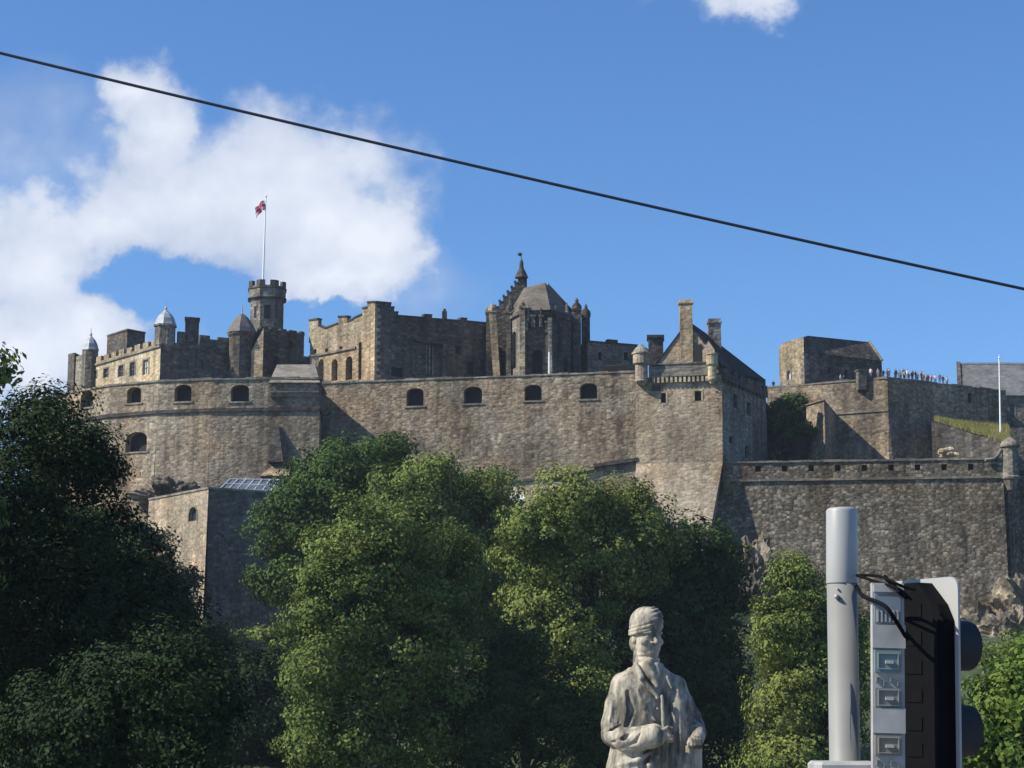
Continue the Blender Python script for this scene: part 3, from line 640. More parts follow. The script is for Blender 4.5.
# ------------------------------------------------------------------ war memorial
def memorial():
    t = thing('gothic_memorial', 'gothic stone hall with polygonal roof, buttresses and stepped gable with a spire', 'castle building', (*XY(537, 330), 52.2))
    # plan of the apse
    A = [Vector(XY(*p)) for p in ((507, 338), (523, 330), (550, 329), (574, 336))]
    ze = Z(311, 330)
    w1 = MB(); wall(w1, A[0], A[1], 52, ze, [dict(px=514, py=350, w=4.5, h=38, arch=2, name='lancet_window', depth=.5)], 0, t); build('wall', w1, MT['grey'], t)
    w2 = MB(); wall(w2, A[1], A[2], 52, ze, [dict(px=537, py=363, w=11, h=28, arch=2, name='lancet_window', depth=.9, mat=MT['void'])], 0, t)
    wall(w2, A[2], A[3], 52, ze, [dict(px=566, py=366, w=5, h=18, arch=2, name='lancet_window', depth=.6, mat=MT['glassd'])], 0, t); build('wall', w2, MT['dark_shade'], t)
    body = MB(); body.prism([A[0] + Vector((.6, .8)), A[1] + Vector((.2, 1.1)), A[2] + Vector((-.2, 1.1)), A[3] + Vector((-.6, .9)), Vector(XY(577, 356)), Vector(XY(505, 356))], 52, ze - .05); build('nave', body, MT['dark_shade'], t)
    # polygon roof
    rf = MB(); e = [Vector((p.x, p.y, ze)) for p in A]; cen = Vector(XY(537, 345))
    e = [Vector((cen.x + (p.x - cen.x) * 1.05, cen.y + (p.y - cen.y) * 1.05, ze - .1)) for p in e]
    b0, b1 = Vector((*XY(507, 356), ze)), Vector((*XY(576, 356), ze)); t0 = P(524, 288, 341); t1 = P(545, 282.5, 338); t2 = Vector((t1.x + .5, 356, t1.z)); t3 = Vector((t0.x, 356, t0.z))
    rf.add(e + [b0, b1, t0, t1, t2, t3], [(0, 1, 6), (1, 2, 7), (1, 7, 6), (2, 3, 7), (0, 6, 9, 4), (3, 5, 8, 7), (6, 7, 8, 9)]); build('roof', rf, slate('stone_slabs', (.115, .10, .08)), t)
    cn = MB(); cn.strip(A[1], A[2], ze - .4, ze + .15, .4, .3); cn.strip(A[2], A[3], ze - .4, ze + .15, .4, .3); cn.strip(A[0], A[1], ze - .4, ze + .15, .4, .3); build('cornice', cn, MT['dark_shade'], t)
    # second dark roof to the right
    rk = MB(); a, b = P(548, 283, 342), P(572, 309, 341); rk.add([a, b, Vector((b.x, 354, b.z)), Vector((a.x, 354, a.z)), Vector((a.x, a.y, ze - 1)), Vector((b.x, b.y, ze - 1)), Vector((b.x, 354, ze - 1)), Vector((a.x, 354, ze - 1))], [(0, 1, 2, 3), (0, 4, 5, 1), (1, 5, 6, 2), (3, 2, 6, 7), (0, 3, 7, 4)]); build('rear_roof', rk, MT['dslate'], t)
    # buttresses with weathered pinnacles
    def buttress(px0, px1, Yb, ytop, mat, yb=381, lean=0.0, reach=2.2, cap=True):
        c = MB(); x0, x1 = XY(px0, Yb, 350)[0], XY(px1, Yb, 350)[0]; zt = Z(ytop, Yb); n = 5
        prof = [(52, reach), (zt - (zt - 52) * .55, reach), (zt - (zt - 52) * .45, reach * .72), (zt - 2.2, reach * .62), (zt - 1.6, reach * .5)]
        vs = []; fs = []
        for z, rch in prof:
            k = (z - 52) / (zt - 52); dx = lean * k
            vs += [(x0 + dx, Yb - rch, z), (x1 + dx, Yb - rch, z), (x1 + dx, Yb + 2.4, z), (x0 + dx, Yb + 2.4, z)]
        for j in range(len(prof) - 1):
            for q in range(4): fs.append((4 * j + q, 4 * j + (q + 1) % 4, 4 * j + 4 + (q + 1) % 4, 4 * j + 4 + q))
        fs.append((16, 17, 18, 19)); c.add(vs, fs)
        if cap:
            xc = (x0 + x1) / 2 + lean * .95; w = (x1 - x0) / 2 * 1.15
            c.box((xc, Yb - .1, zt - 1.5), (w, reach * .62, .18)); c.lathe((xc, Yb), [(w * 1.1, zt - 1.4), (w * 1.05, zt - .7), (w * .6, zt - .25), (w * .25, zt)], 8)
        build('buttress', c, MT[mat], t)
    buttress(497, 504, 338, 304, 'pink', lean=-1.6, reach=1.2)
    buttress(506, 511, 336, 305, 'dark_shade', lean=0, reach=1.2)
    buttress(519.5, 525, 329.5, 300, 'pink', reach=1.8)
    buttress(548, 552, 328.5, 309, 'grey', reach=1.2, cap=False)
    buttress(573, 581, 336, 302, 'dark_shade', reach=1.4); buttress(582, 590, 339, 308, 'dark_shade', reach=1.0)
    buttress(486, 494, 341, 306, 'dark_shade', reach=1.4)
    buttress(558, 562, 332, 322, 'dark_shade', reach=1.2)
    for px, Yb, yt, w_, mt in ((492, 341, 303, 2.0, 'pink'), (511, 337.5, 296, 2.2, 'dark_shade'), (528, 329, 305, 1.6, 'grey'), (541, 328.7, 307, 1.4, 'dark_shade'), (556, 330.5, 305, 1.8, 'dark_shade'), (567, 334, 303, 1.8, 'grey'), (577, 335.5, 298, 2.2, 'dark_shade'), (586, 338.5, 304, 2.0, 'dark_shade')):
        pm = MB(); q = XY(px, Yb, 320); w0 = M(w_, Yb); pm.lathe(q, [(w0 * 1.1, Z(yt + 17, Yb)), (w0 * 1.2, Z(yt + 9, Yb)), (w0 * .8, Z(yt + 8, Yb)), (w0 * .7, Z(yt + 3.5, Yb)), (w0, Z(yt + 3, Yb)), (w0 * .3, Z(yt + .5, Yb)), (w0 * .35, Z(yt, Yb))], 6); build('pinnacle', pm, MT[mt], t)
    for px, py in ((526, 326), (547, 328), (533, 322), (541, 322)):
        pm = MB(); q = P(px, py, 329.2); pm.box(q, (.35, .5, .9)); pm.box(q + Vector((0, -.2, 1.0)), (.5, .55, .15)); build('niche', pm, MT['grey'], t)
    # crow-stepped gable
    g = MB(); x = 489; Yg = 348
    steps = [(489, 311), (494, 306), (499, 301), (503, 296), (507, 291.5), (511, 287), (514.5, 282), (518, 277)]
    for i, (px, py) in enumerate(steps):
        x0 = XY(px, Yg, 300)[0]; x1 = XY(527, Yg, 300)[0]; g.prism([(x0, Yg), (x1, Yg), (x1, Yg + 1.2), (x0, Yg + 1.2)], 60 if i == 0 else Z(steps[i - 1][1], Yg) - .01, Z(py, Yg))
        xm = XY(px + 1.4, Yg, 300)[0]; g.prism([(x0 - .1, Yg - .15), (xm + .1, Yg - .15), (xm + .1, Yg + 1.35), (x0 - .1, Yg + 1.35)], Z(py, Yg) + .003, Z(py - 1.3, Yg))
    gg = build('stepped_gable', g, MT['dark_shade'], t)
    s = MB(); q = XY(521.5, Yg, 280); s.lathe(q, [(1.3, Z(278, Yg)), (.9, Z(273, Yg)), (.42, Z(268, Yg)), (.34, Z(262, Yg)), (.1, Z(259, Yg))], 8); sp_ = build('spire', s, MT['dark_shade'], t)
    s = MB(); s.tube([(q[0], Yg, Z(260, Yg)), (q[0] - .1, Yg, Z(253, Yg))], .07, 6); s.ellipsoid((q[0] - .3, Yg, Z(254.3, Yg)), (.45, .2, .35)); build('weather_vane', s, MT['iron'], sp_)
    # sloping slate behind the gable
    r = MB(); r.add([P(500, 305, 349.5), P(526, 286, 349.5), P(526, 306, 349.5), P(527, 286, 356), P(527, 306, 356)], [(0, 2, 1), (1, 2, 4, 3), (0, 1, 3)]); build('side_roof', r, MT['dslate'], t)
    # drain pipe
    d = MB(); a = P(549.3, 381, 326.8); b = P(549.3, 352, 326.8); d.tube([a, b], .16, 8); build('drainpipe', d, MT['white'], t)
    # wall details: corbel table
    c = MB(); c.strip(A[1], A[2], ze - .9, ze - .35, .3, .0); c.strip(A[2], A[3], ze - .9, ze - .35, .3, 0); build('corbel_table', c, MT['dark_shade'], t)
    # low wing
    t2 = thing('low_range', 'low battlemented range joining the gothic memorial and the gate tower', 'castle building', (*XY(612, 335), 52.2))
    a, b = Vector(XY(588, 336)), Vector(XY(638, 340)); m = MB()
    wall(m, a, b, 52, Z(342, 336), [dict(px=600, py=356, w=4, h=8, name='window', depth=.5), dict(px=626, py=356, w=4, h=8, name='window', depth=.5)], 0, t2); m.strip(a, b, 52, Z(342.2, 336), -.6, 7); build('wall', m, MT['grey'], t2)
    m = MB(); m.strip(a, b, Z(342, 336), Z(340.4, 336), .15, 1.0); m.strip(a.lerp(b, .4), a.lerp(b, .6), Z(340.4, 336), Z(337.5, 336), .1, .9); build('coping', m, MT['darkcope'], t2)
    m = MB(); a, b = P(600, 371, 322), P(633, 371, 322); zt = Z(361, 324); m.add([(a.x, a.y, 52), (b.x, b.y, 52), (b.x, 328, 52), (a.x, 328, 52), (a.x, a.y, Z(366, 322)), (b.x, b.y, Z(365, 322)), (b.x - .5, 328, zt), (a.x + 2, 328, zt)], [(0, 1, 5, 4), (1, 2, 6, 5), (2, 3, 7, 6), (3, 0, 4, 7), (4, 5, 6, 7)]); build('lean_to', m, MT['dslate'], t2)
memorial()

# ------------------------------------------------------------------ gate tower
def gate_tower():
    a = Vector(XY(636, 299.8)); b = Vector(XY(722, 296.8)); s1 = Vector(XY(766, 316))
    t = thing('gate_tower', 'tall gabled stone gate tower with corbelled parapet, corner turrets and two chimneys', 'tower', (*XY(690, 300), 20))
    zc = Z(383, 298)
    zk = Z(463, 298); m = MB(); wall(m, a, b, zk, Z(376, 298), [dict(px=663.5, py=398, w=5, h=10, name='window', depth=.6, surround=MT['warm']), dict(px=698, py=396, w=6.5, h=10, name='window', depth=.6, surround=MT['warm'])], .03, t)
    nb = normal(a, b); dd = (b - a).normalized(); o0 = nb * .03 * (Z(376, 298) - zk); g0_, g1_ = a + o0, b + o0; dz = zk - 10
    q0_, q1_ = g0_ + nb * .30 * dz + dd * .0, g1_ + nb * .30 * dz - dd * .16 * dz
    m.add([(g0_.x, g0_.y, zk), (g1_.x, g1_.y, zk), (q1_.x, q1_.y, 10), (q0_.x, q0_.y, 10), (g1_.x + .2, g1_.y + 3, zk), (q1_.x + 3, q1_.y + 13, 10), (g0_.x, g0_.y + 3, zk), (q0_.x, q0_.y + 10, 10)], [(0, 1, 2, 3), (1, 4, 5, 2), (0, 3, 7, 6), (0, 6, 4, 1)])
    zb = 12; 
    build('front_wall', m, MT['tower'], t)
    m = MB(); zmid = Z(430, 305)
    wall(m, b, s1, zmid, Z(378, 298), [dict(px=735, py=401, w=4, h=14, name='window', depth=.5, surround=MT['grey']), dict(px=748.5, py=409, w=4, h=13, name='window', depth=.5, surround=MT['grey'])], 0, t)
    wall(m, b, s1, 36, zmid, [dict(px=747, py=452, w=4, h=12, name='window', depth=.5), dict(px=731, py=440, w=4, h=6, name='window', depth=.5)], 0, t)
    build('side_wall', m, MT['grey'], t)
    quoins(b + normal(a, b) * .2, a - b, s1 - b, zk + 1, Z(384, 298), 'tower', t, .04)
    body = MB(); body.prism([a + Vector((.5, .9)), b + Vector((-.6, 1.3)), s1 + Vector((-.9, 0)), s1 + Vector((-16, 3)), a + Vector((.5, 16))], 36, Z(375, 298)); build('core', body, MT['grey'], t)
    # parapet
    n = normal(a, b)
    def F(px, out=0.0, py=370):
        L_ = (b - a).length; q = a.lerp(b, hit(px, py, a, b)[0] / L_); return q + n * out
    p = MB(); p.strip(F(666), F(709), Z(376.5, 298), Z(364.5, 298), .7, .0); p.strip(F(651), F(666), Z(378, 298), Z(366, 298), .45, .0); build('parapet', p, MT['cope'], t)
    p = MB(); p.strip(F(650), F(709), Z(364.5, 298), Z(363.2, 298), .85, .3); build('coping', p, MT['grey'], t)
    p = MB()
    for i in range(13):
        p = MB(); x = 653 + i * 4.4; p.strip(F(x), F(x + 2.3), Z(382.2, 298), Z(376.5, 298), .62, .1); build('corbel', p, MT['warm'], t)
    # dark inset band under left parapet
    p = MB(); p.strip(F(652), F(662), Z(390, 298), Z(383.5, 298), .18, .1); build('panel', p, MT['dark_shade'], t)
    # bartizans
    for px, r_, y0, y1, yc, nm, mt in ((642, 9.0, 383, 353.5, 343, 'cone', 'tower'), (712.5, 6.2, 383.5, 357, 354, 'flat', 'warm')):
        c = F(px, .5); rr = M(r_, 298); k = MB()
        k.lathe(c, [(rr * .35, Z(y0 + 1.5, 298)), (rr * .75, Z(y0 - 2, 298)), (rr * .78, Z(y0 - 3, 298)), (rr * .7, Z(y0 - 4, 298)), (rr * .7, Z(y1 + 11, 298)), (rr * .95, Z(y1 + 9, 298)), (rr * .95, Z(y1, 298)), (rr * 1.08, Z(y1 - .4, 298)), (rr * 1.08, Z(y1 - 1.6, 298))], 14)
        o = build('corner_turret', k, MT[mt], t)
        k = MB(); k.lathe(c, [(rr * 1.06, Z(y1 - 1.6, 298)), (rr * .7, Z((y1 + yc) / 2 - 1, 298)), (rr * .12, Z(yc, 298))], 14); build('cap', k, MT['cope'], o)
    # gabled cap house
    g0, g1 = F(654, -1.4), F(718, -1.4); Yg = g0.y; ap = F(687.5, -1.4)
    zE = Z(366, 300); zA = Z(323, 300)
    cs = MB()
    gab = MB(); gab.add([(g0.x, g0.y, zE - 1.5), (g1.x, g1.y, zE - 1.5), (g1.x, g1.y, zE), (ap.x, ap.y, zA), (g0.x, g0.y, zE)] + [(g0.x, g0.y + .7, zE - 1.5), (g1.x, g1.y + .7, zE - 1.5), (g1.x, g1.y + .7, zE), (ap.x, ap.y + .7, zA), (g0.x, g0.y + .7, zE)],
            [(0, 1, 2, 3, 4), (9, 8, 7, 6, 5), (0, 5, 6, 1), (1, 6, 7, 2), (2, 7, 8, 3), (3, 8, 9, 4), (4, 9, 5, 0)]); build('gable', gab, MT['tower'], t)
    rf = MB(); bk = 15.0; dv = Vector((s1.x - b.x, s1.y - b.y)).normalized(); dv = Vector((dv.x * .75, dv.y)).normalized()
    def roofq(p, q, zp, zq, L_):
        e = dv * L_; rf.add([(p.x, p.y, zp), (q.x, q.y, zq), (q.x + e.x, q.y + e.y, zq), (p.x + e.x, p.y + e.y, zp)], [(0, 1, 2, 3)])
        rf.add([(p.x, p.y, zp - .3), (q.x, q.y, zq - .3), (q.x + e.x, q.y + e.y, zq - .3), (p.x + e.x, p.y + e.y, zp - .3)], [(0, 1, 2, 3)])
        rf.add([(p.x, p.y, zp), (q.x, q.y, zq), (q.x, q.y, zq - .3), (p.x, p.y, zp - .3)], [(0, 1, 2, 3)])
    off = Vector((0, -.15))
    roofq(g0 + off - Vector((.4, 0)), ap + off, zE - .1, zA + .25, 14); roofq(ap + off, g1 + off + Vector((.5, 0)), zA + .25, zE - .1, 9.5)
    # hipped rear portion
    e = dv * 9.5; pa = (ap + e, zA + .25); pe = (g1 + e + Vector((.6, 0)), zE - .1); s_end = Vector(XY(765, 317)); 
    rf.add([(pa[0].x, pa[0].y, pa[1]), (pe[0].x, pe[0].y, pe[1]), (s_end.x, s_end.y, Z(379, 317)), (s_end.x - 6, s_end.y + 2, Z(379, 317))], [(0, 1, 2, 3)])
    build('roof', rf, MT['dslate'], t)
    # roof-side parapet along the shaded side
    sp_ = MB(); sp_.strip(b, s1, Z(380, 298), Z(373, 298), .35, .6); merlons(sp_, b, s1, Z(373, 298), .8, 2.6, 1.2, start=.6, proud=.3); build('side_parapet', sp_, MT['dark_shade'], t)
    k = MB()
    for i in range(12):
        k = MB(); q = b.lerp(s1, .04 + i * .08); k.strip(q, b.lerp(s1, .07 + i * .08), Z(383, 298), Z(380, 298), .3, .1); build('side_corbel', k, MT['dark_shade'], t)
    # roof behind s1 (rear lump)
    k = MB(); c0 = Vector(XY(756, 318)); k.prism([XY(750, 317), XY(766, 318), XY(766, 324), XY(750, 324)], 50, Z(378, 317)); build('rear_turret', k, MT['dark_shade'], t)
    # chimneys
    k = MB(); x0, x1 = F(680, -1.0), F(692.5, -1.0)
    k.prism([x0, x1, x1 + Vector((0, 1.6)), x0 + Vector((0, 1.6))], zE, Z(303.5, 299)); k.prism([x0 + Vector((-.2, -.2)), x1 + Vector((.2, -.2)), x1 + Vector((.2, 1.8)), x0 + Vector((-.2, 1.8))], Z(303.5, 299), Z(302, 299)); k.prism([x0, x1, x1 + Vector((0, 1.6)), x0 + Vector((0, 1.6))], Z(302, 299), Z(299.3, 299))
    build('chimney', k, MT['pink'], t)
    k = MB(); Yc = 309; x0, x1 = Vector(XY(708.5, Yc, 330)), Vector(XY(721, Yc, 330)); k.prism([x0, x1, x1 + Vector((0, 1.6)), x0 + Vector((0, 1.6))], Z(375, Yc), Z(323, Yc)); k.prism([x0 + Vector((-.15, -.2)), x1 + Vector((.15, -.2)), x1 + Vector((.15, 1.8)), x0 + Vector((-.15, 1.8))], Z(323, Yc), Z(321.5, Yc)); k.prism([x0, x1, x1 + Vector((0, 1.6)), x0 + Vector((0, 1.6))], Z(321.5, Yc), Z(318.5, Yc)); build('chimney', k, MT['grey'], t)
    # dormer on front right
    k = MB(); x0, x1 = F(702, -.9, 360), F(714, -.9, 360); xm = (x0 + x1) / 2
    k.add([(x0.x, x0.y, zE), (x1.x, x1.y, zE), (x1.x, x1.y, Z(352, 300)), (xm.x, xm.y, Z(343, 300)), (x0.x, x0.y, Z(352, 300))] + [(x0.x, x0.y + 2, zE), (x1.x, x1.y + 2, zE), (x1.x, x1.y + 2, Z(352, 300)), (xm.x, xm.y + 2, Z(343, 300)), (x0.x, x0.y + 2, Z(352, 300))],
          [(0, 1, 2, 3, 4), (9, 8, 7, 6, 5), (1, 6, 7, 2), (2, 7, 8, 3), (3, 8, 9, 4), (4, 9, 5, 0)]); build('dormer', k, MT['tower'], t)
    k = MB(); x0, x1 = F(693.5, -.95, 360), F(701.5, -.95, 360); k.prism([x0, x1, x1 + Vector((0, .5)), x0 + Vector((0, .5))], zE, Z(346, 300)); build('window', k, MT['void'], t)
    # neighbouring stack
    t3 = thing('chimney_stack', 'short square chimney stack behind the left corner turret of the gate tower', 'chimney', (*XY(656, 312), 52.2))
    k = MB(); Yc = 312; k.prism([XY(649, Yc), XY(664, Yc), XY(664, Yc + 3), XY(649, Yc + 3)], 52.2, Z(338, Yc)); build('shaft', k, MT['dark_shade'], t3)
    k = MB(); k.prism([XY(647.5, Yc - .3), XY(665, Yc - .3), XY(665, Yc + 3.3), XY(647.5, Yc + 3.3)], Z(338, Yc), Z(335, Yc)); build('cap', k, MT['darkcope'], t3)
gate_tower()

# ------------------------------------------------------------------ lower right wall
def lower_wall():
    t = thing('lower_wall', 'dark rubble lower castle wall with square gun loops, right of the gabled tower', 'castle wall', (*XY(860, 295), 14))
    a, b = Vector(XY(716, 297.6, 470)), Vector(XY(1003, 292.3, 470)); c = Vector(XY(1100, 296, 470))
    zt = Z(461.5, 295); zs = Z(479.5, 295)
    m = MB()
    ops = [dict(px=758 + 26.6 * i, py=468.8 - i * .25, w=5.5, h=6, name='gun_loop', depth=.8) for i in range(9)]
    wall(m, a, b, zs, zt, ops, 0, t); m.strip(a, b, zs, zt - .02, -.81, 1.0); build('parapet', m, MT['lower'], t)
    m = MB(); wall(m, a, b, 4, zs, [], .05, t); build('wall', m, MT['lower'], t)
    m = MB(); rough_cope(m, a, b, zt, .3, .2, 1.1, jit=.07); build('coping', m, MT['cope'], t)
    m = MB(); m.strip(a, b, zs - .1, zs + .28, .3, .02); build('string_course', m, MT['cope'], t)
    # wall beyond the turret
    e = Vector(XY(1018, 296.0, 470)); f = Vector(XY(1120, 300, 470)); m = MB(); m.strip(b + Vector((.8, .8)), e, 4, Z(470, 295), 0, 1.5); m.strip(e, f, 4, Z(470, 296), 0, 1.5); build('return_wall', m, MT['lower'], t)
    s = thing('lookout_turret', 'small domed stone lookout turret on the right end of the lower wall', 'turret', (*XY(1010, 292, 470), Z(480, 292)))
    q = XY(1010, 292.3, 450); rr = M(8.5, 292); k = MB(); k.lathe(q, [(rr * .5, Z(490, 292)), (rr * .95, Z(480, 292)), (rr * .95, Z(447, 292))], 12); build('body', k, MT['grey'], s)
    k = MB(); k.lathe(q, [(rr * 1.1, Z(479, 292)), (rr * 1.15, Z(477, 292)), (rr * 1.0, Z(476, 292))], 12); build('string_course', k, MT['cope'], s)
    k = MB(); k.lathe(q, [(rr * 1.18, Z(447, 292)), (rr * 1.2, Z(445.4, 292)), (rr * .9, Z(441.5, 292)), (rr * .45, Z(438.5, 292)), (rr * .2, Z(437, 292))], 12); build('cap', k, MT['cope'], s)
    k = MB(); p = [P(985, 460, 292.1), P(994, 459, 292.1), P(998.5, 455, 292.1), P(1001.5, 449, 292.1)]; k.tube(p, .28, 6); build('swept_coping', k, MT['cope'], t)
lower_wall()

# ------------------------------------------------------------------ upper terrace
def upper():
    a = Vector(XY(767, 335)); b = Vector(XY(888, 325)); c = Vector(XY(1006, 339)); zt = Z(377, 325)
    t = thing('upper_bastion', 'upper castle bastion wall with visitors on top, shaded on its right half', 'castle wall', (b.x, b.y, 36))
    zs = Z(410, 325)
    m = MB(); wall(m, a, b, 30, zs, [], .08, t); wall(m, a, b, zs, zt - .3, [], 0, t); build('lit_wall', m, MT['curtain'], t)
    m = MB(); wall(m, b, c, zs, zt - .3, [dict(px=970, py=398, w=4, h=10, name='gun_loop', depth=.6)], 0, t); wall(m, b, c, 30, zs, [], .08, t)
    m.add([(b.x, b.y, zs), *[(q.x, q.y, 30) for q in (b + normal(a, b) * .08 * (zs - 30), b + normal(b, c) * .08 * (zs - 30))]], [(0, 1, 2)]); build('shaded_wall', m, MT['curtain'], t)
    m = MB(); m.strip(Vector(XY(826, 330)), b, zs - .2, zs + .15, .2, .05); build('string_course', m, MT['cope'], t)
    m = MB(); q = a.lerp(b, .0)
    rough_cope(m, a, b, zt - .3, .3, .12, .8, jit=.12); rough_cope(m, b, c, zt - .3, .3, .12, .8, jit=.10); build('coping', m, MT['cope'], t)
    m = MB(); x = Vector(XY(862, 326.6)); m.box((x.x, x.y, Z(380, 326)), (.75, .8, 1.7), .08); m.box((x.x, x.y, Z(370.2, 326)), (.9, .95, .15), .08); build('pier', m, MT['grey'], t)
    # wedge wall below
    t2 = thing('ramp_wall', 'short spur wall standing between the dark bushes and the upper bastion', 'wall', (*XY(822, 314), 37))
    m = MB(); p0, p1, p2 = XY(806, 318), XY(824, 312.5), XY(838, 333); m.prism([p0, p1, p2, XY(812, 334)], 36, [Z(402, 314)] * 4); m.prism([XY(805, 317.8), XY(824, 312), XY(839, 333), XY(811, 334)], Z(402, 314), Z(401, 314)); build('wall', m, MT['curtain'], t2)
    # grass bank with dark retaining wall
    t3 = thing('retaining_wall', 'shaded retaining wall under the dry grass bank', 'wall', (*XY(965, 307), 37))
    m = MB(); w0, w1 = Vector(XY(934, 311)), Vector(XY(1008, 305)); m.strip(w0, w1, 36, (Z(421, 311), Z(444, 305)), 0, 1.5); q = Vector(XY(936, 326)); m.strip(w0 + Vector((.3, .3)), q, 36, Z(420, 311), .0, .8); build('wall', m, MT['dark_shade'], t3)
    g = MB(); nx, ny = 40, 14
    rs = random.Random(4)
    for j in range(ny + 1):
        for i in range(nx + 1):
            u, v = i / nx, j / ny; p = w0.lerp(w1, u); top = Z(421 + 23 * u, p.y); zb = Z(419 + 8 * u, 336)
            y = p.y - .2 + v * (336 - p.y); g.v.append((p.x * (y / p.y), y, top + (zb + .1 - top) * v + noise.noise(Vector((p.x * .5, y * .5, 0))) * .35 + .1))
    for j in range(ny):
        for i in range(nx): k = j * (nx + 1) + i; g.f.append((k, k + 1, k + nx + 2, k + nx + 1)); g.mi.append(0)
    tag(build('grass_bank', g, plain('dry_grass_ground', (.24, .22, .07), .95, 0, .5, .8), smooth=True), kind='structure')
    bl = MB()
    for i in range(5200):
        u, v = rs.random(), rs.random() ** 1.3; p = w0.lerp(w1, u); top = Z(421 + 23 * u, p.y); zb = Z(419 + 8 * u, 336); y = p.y - .25 + v * (336 - p.y); X = p.x * (y / p.y); z = top + (zb - top) * v - .05
        h = rs.uniform(.35, 1.0); w = .10; dx, dy = rs.uniform(-.35, .35), rs.uniform(-.2, .2); bl.add([(X - w, y, z), (X + w, y, z), (X + dx, y + dy, z + h)], [(0, 1, 2)])
    tag(build('long_grass', bl, leafmat('dry_grass', (.20, .20, .05), (.55, .48, .17), .3, .4)), 'long sunlit yellow grass on the bank right of the shaded bastion', 'grass', kind='stuff')
    m = MB(); rs = random.Random(3)
    for i in range(9): m.ellipsoid(P(942 + i * 1.7, 455 + rs.uniform(-4, 1), 303 + rs.uniform(-1, 1)), (rs.uniform(.5, 1.1), rs.uniform(.5, .9), rs.uniform(.4, .8)), nu=7, nv=5)
    tag(build('rubble_heap', m, MT['warm'], loc=P(948, 457, 303)), 'small pale heap of rubble behind the lower wall parapet', 'rubble')
upper()
def chapel():
    c0 = Vector(XY(805, 344)); l0 = Vector(XY(780, 350)); r0 = Vector(XY(883, 354))
    t = thing('chapel', 'small plain stone chapel with steep stone roof on top of the castle rock', 'chapel', (c0.x, c0.y, 58.6))
    ze = Z(352, 344); zr = Z(335.5, 350)
    m = MB(); wall(m, l0, c0, 58.6, Z(354, 344), [dict(px=789, py=375, w=3.5, h=9, arch=2, name='window', depth=.4, mat=MT['blind'], surround=MT['cope'])], 0, t)
    quoins(c0, l0 - c0, r0 - c0, 58.6, Z(353, 344), 'grey', t)
    lt, lc = Z(346.5, 350), Z(337, 344)
    m.add([(l0.x, l0.y, Z(354, 344)), (c0.x, c0.y, Z(354, 344)), (c0.x, c0.y, lc), (l0.lerp(c0, .6).x, l0.lerp(c0, .6).y, Z(339, 346)), (l0.lerp(c0, .15).x, l0.lerp(c0, .15).y, Z(343.5, 349)), (l0.x, l0.y, lt - .3)], [(0, 1, 2, 3, 4, 5)]); build('gable_wall', m, MT['pink'], t)
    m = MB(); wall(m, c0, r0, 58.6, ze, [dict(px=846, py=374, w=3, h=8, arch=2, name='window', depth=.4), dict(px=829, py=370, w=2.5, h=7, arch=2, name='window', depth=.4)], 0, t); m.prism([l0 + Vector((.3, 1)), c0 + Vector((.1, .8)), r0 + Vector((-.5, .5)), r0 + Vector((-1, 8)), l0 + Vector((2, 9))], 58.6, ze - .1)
    build('side_wall', m, MT['dark_shade'], t)
    rf = MB(); e0 = Vector((c0.x + .1, c0.y - .15, ze)); e1 = Vector((r0.x, r0.y - .1, Z(361, 354))); t0 = P(808, 335.7, 346.5); t1 = P(869, 342, 357); lb = Vector((l0.x + 1, l0.y + .6, lt)); bk = Vector((t1.x + 2, 363, ze)); bl = Vector((l0.x + 3, 360, lt))
    rf.add([e0, e1, t1, t0, bk, bl, Vector((c0.x, c0.y, lc)), Vector((l0.x, l0.y, lt - .3))], [(0, 1, 2, 3), (1, 4, 2), (3, 2, 4, 5), (0, 3, 6), (6, 3, 5, 7)]); build('roof', rf, MT['dark_shade'], t)
    m = MB(); m.tube([t1 + Vector((0, -.1, .1)), e1 + Vector((.1, -.1, .1))], .22, 6); build('roof_verge', m, MT['cope'], t)
chapel()
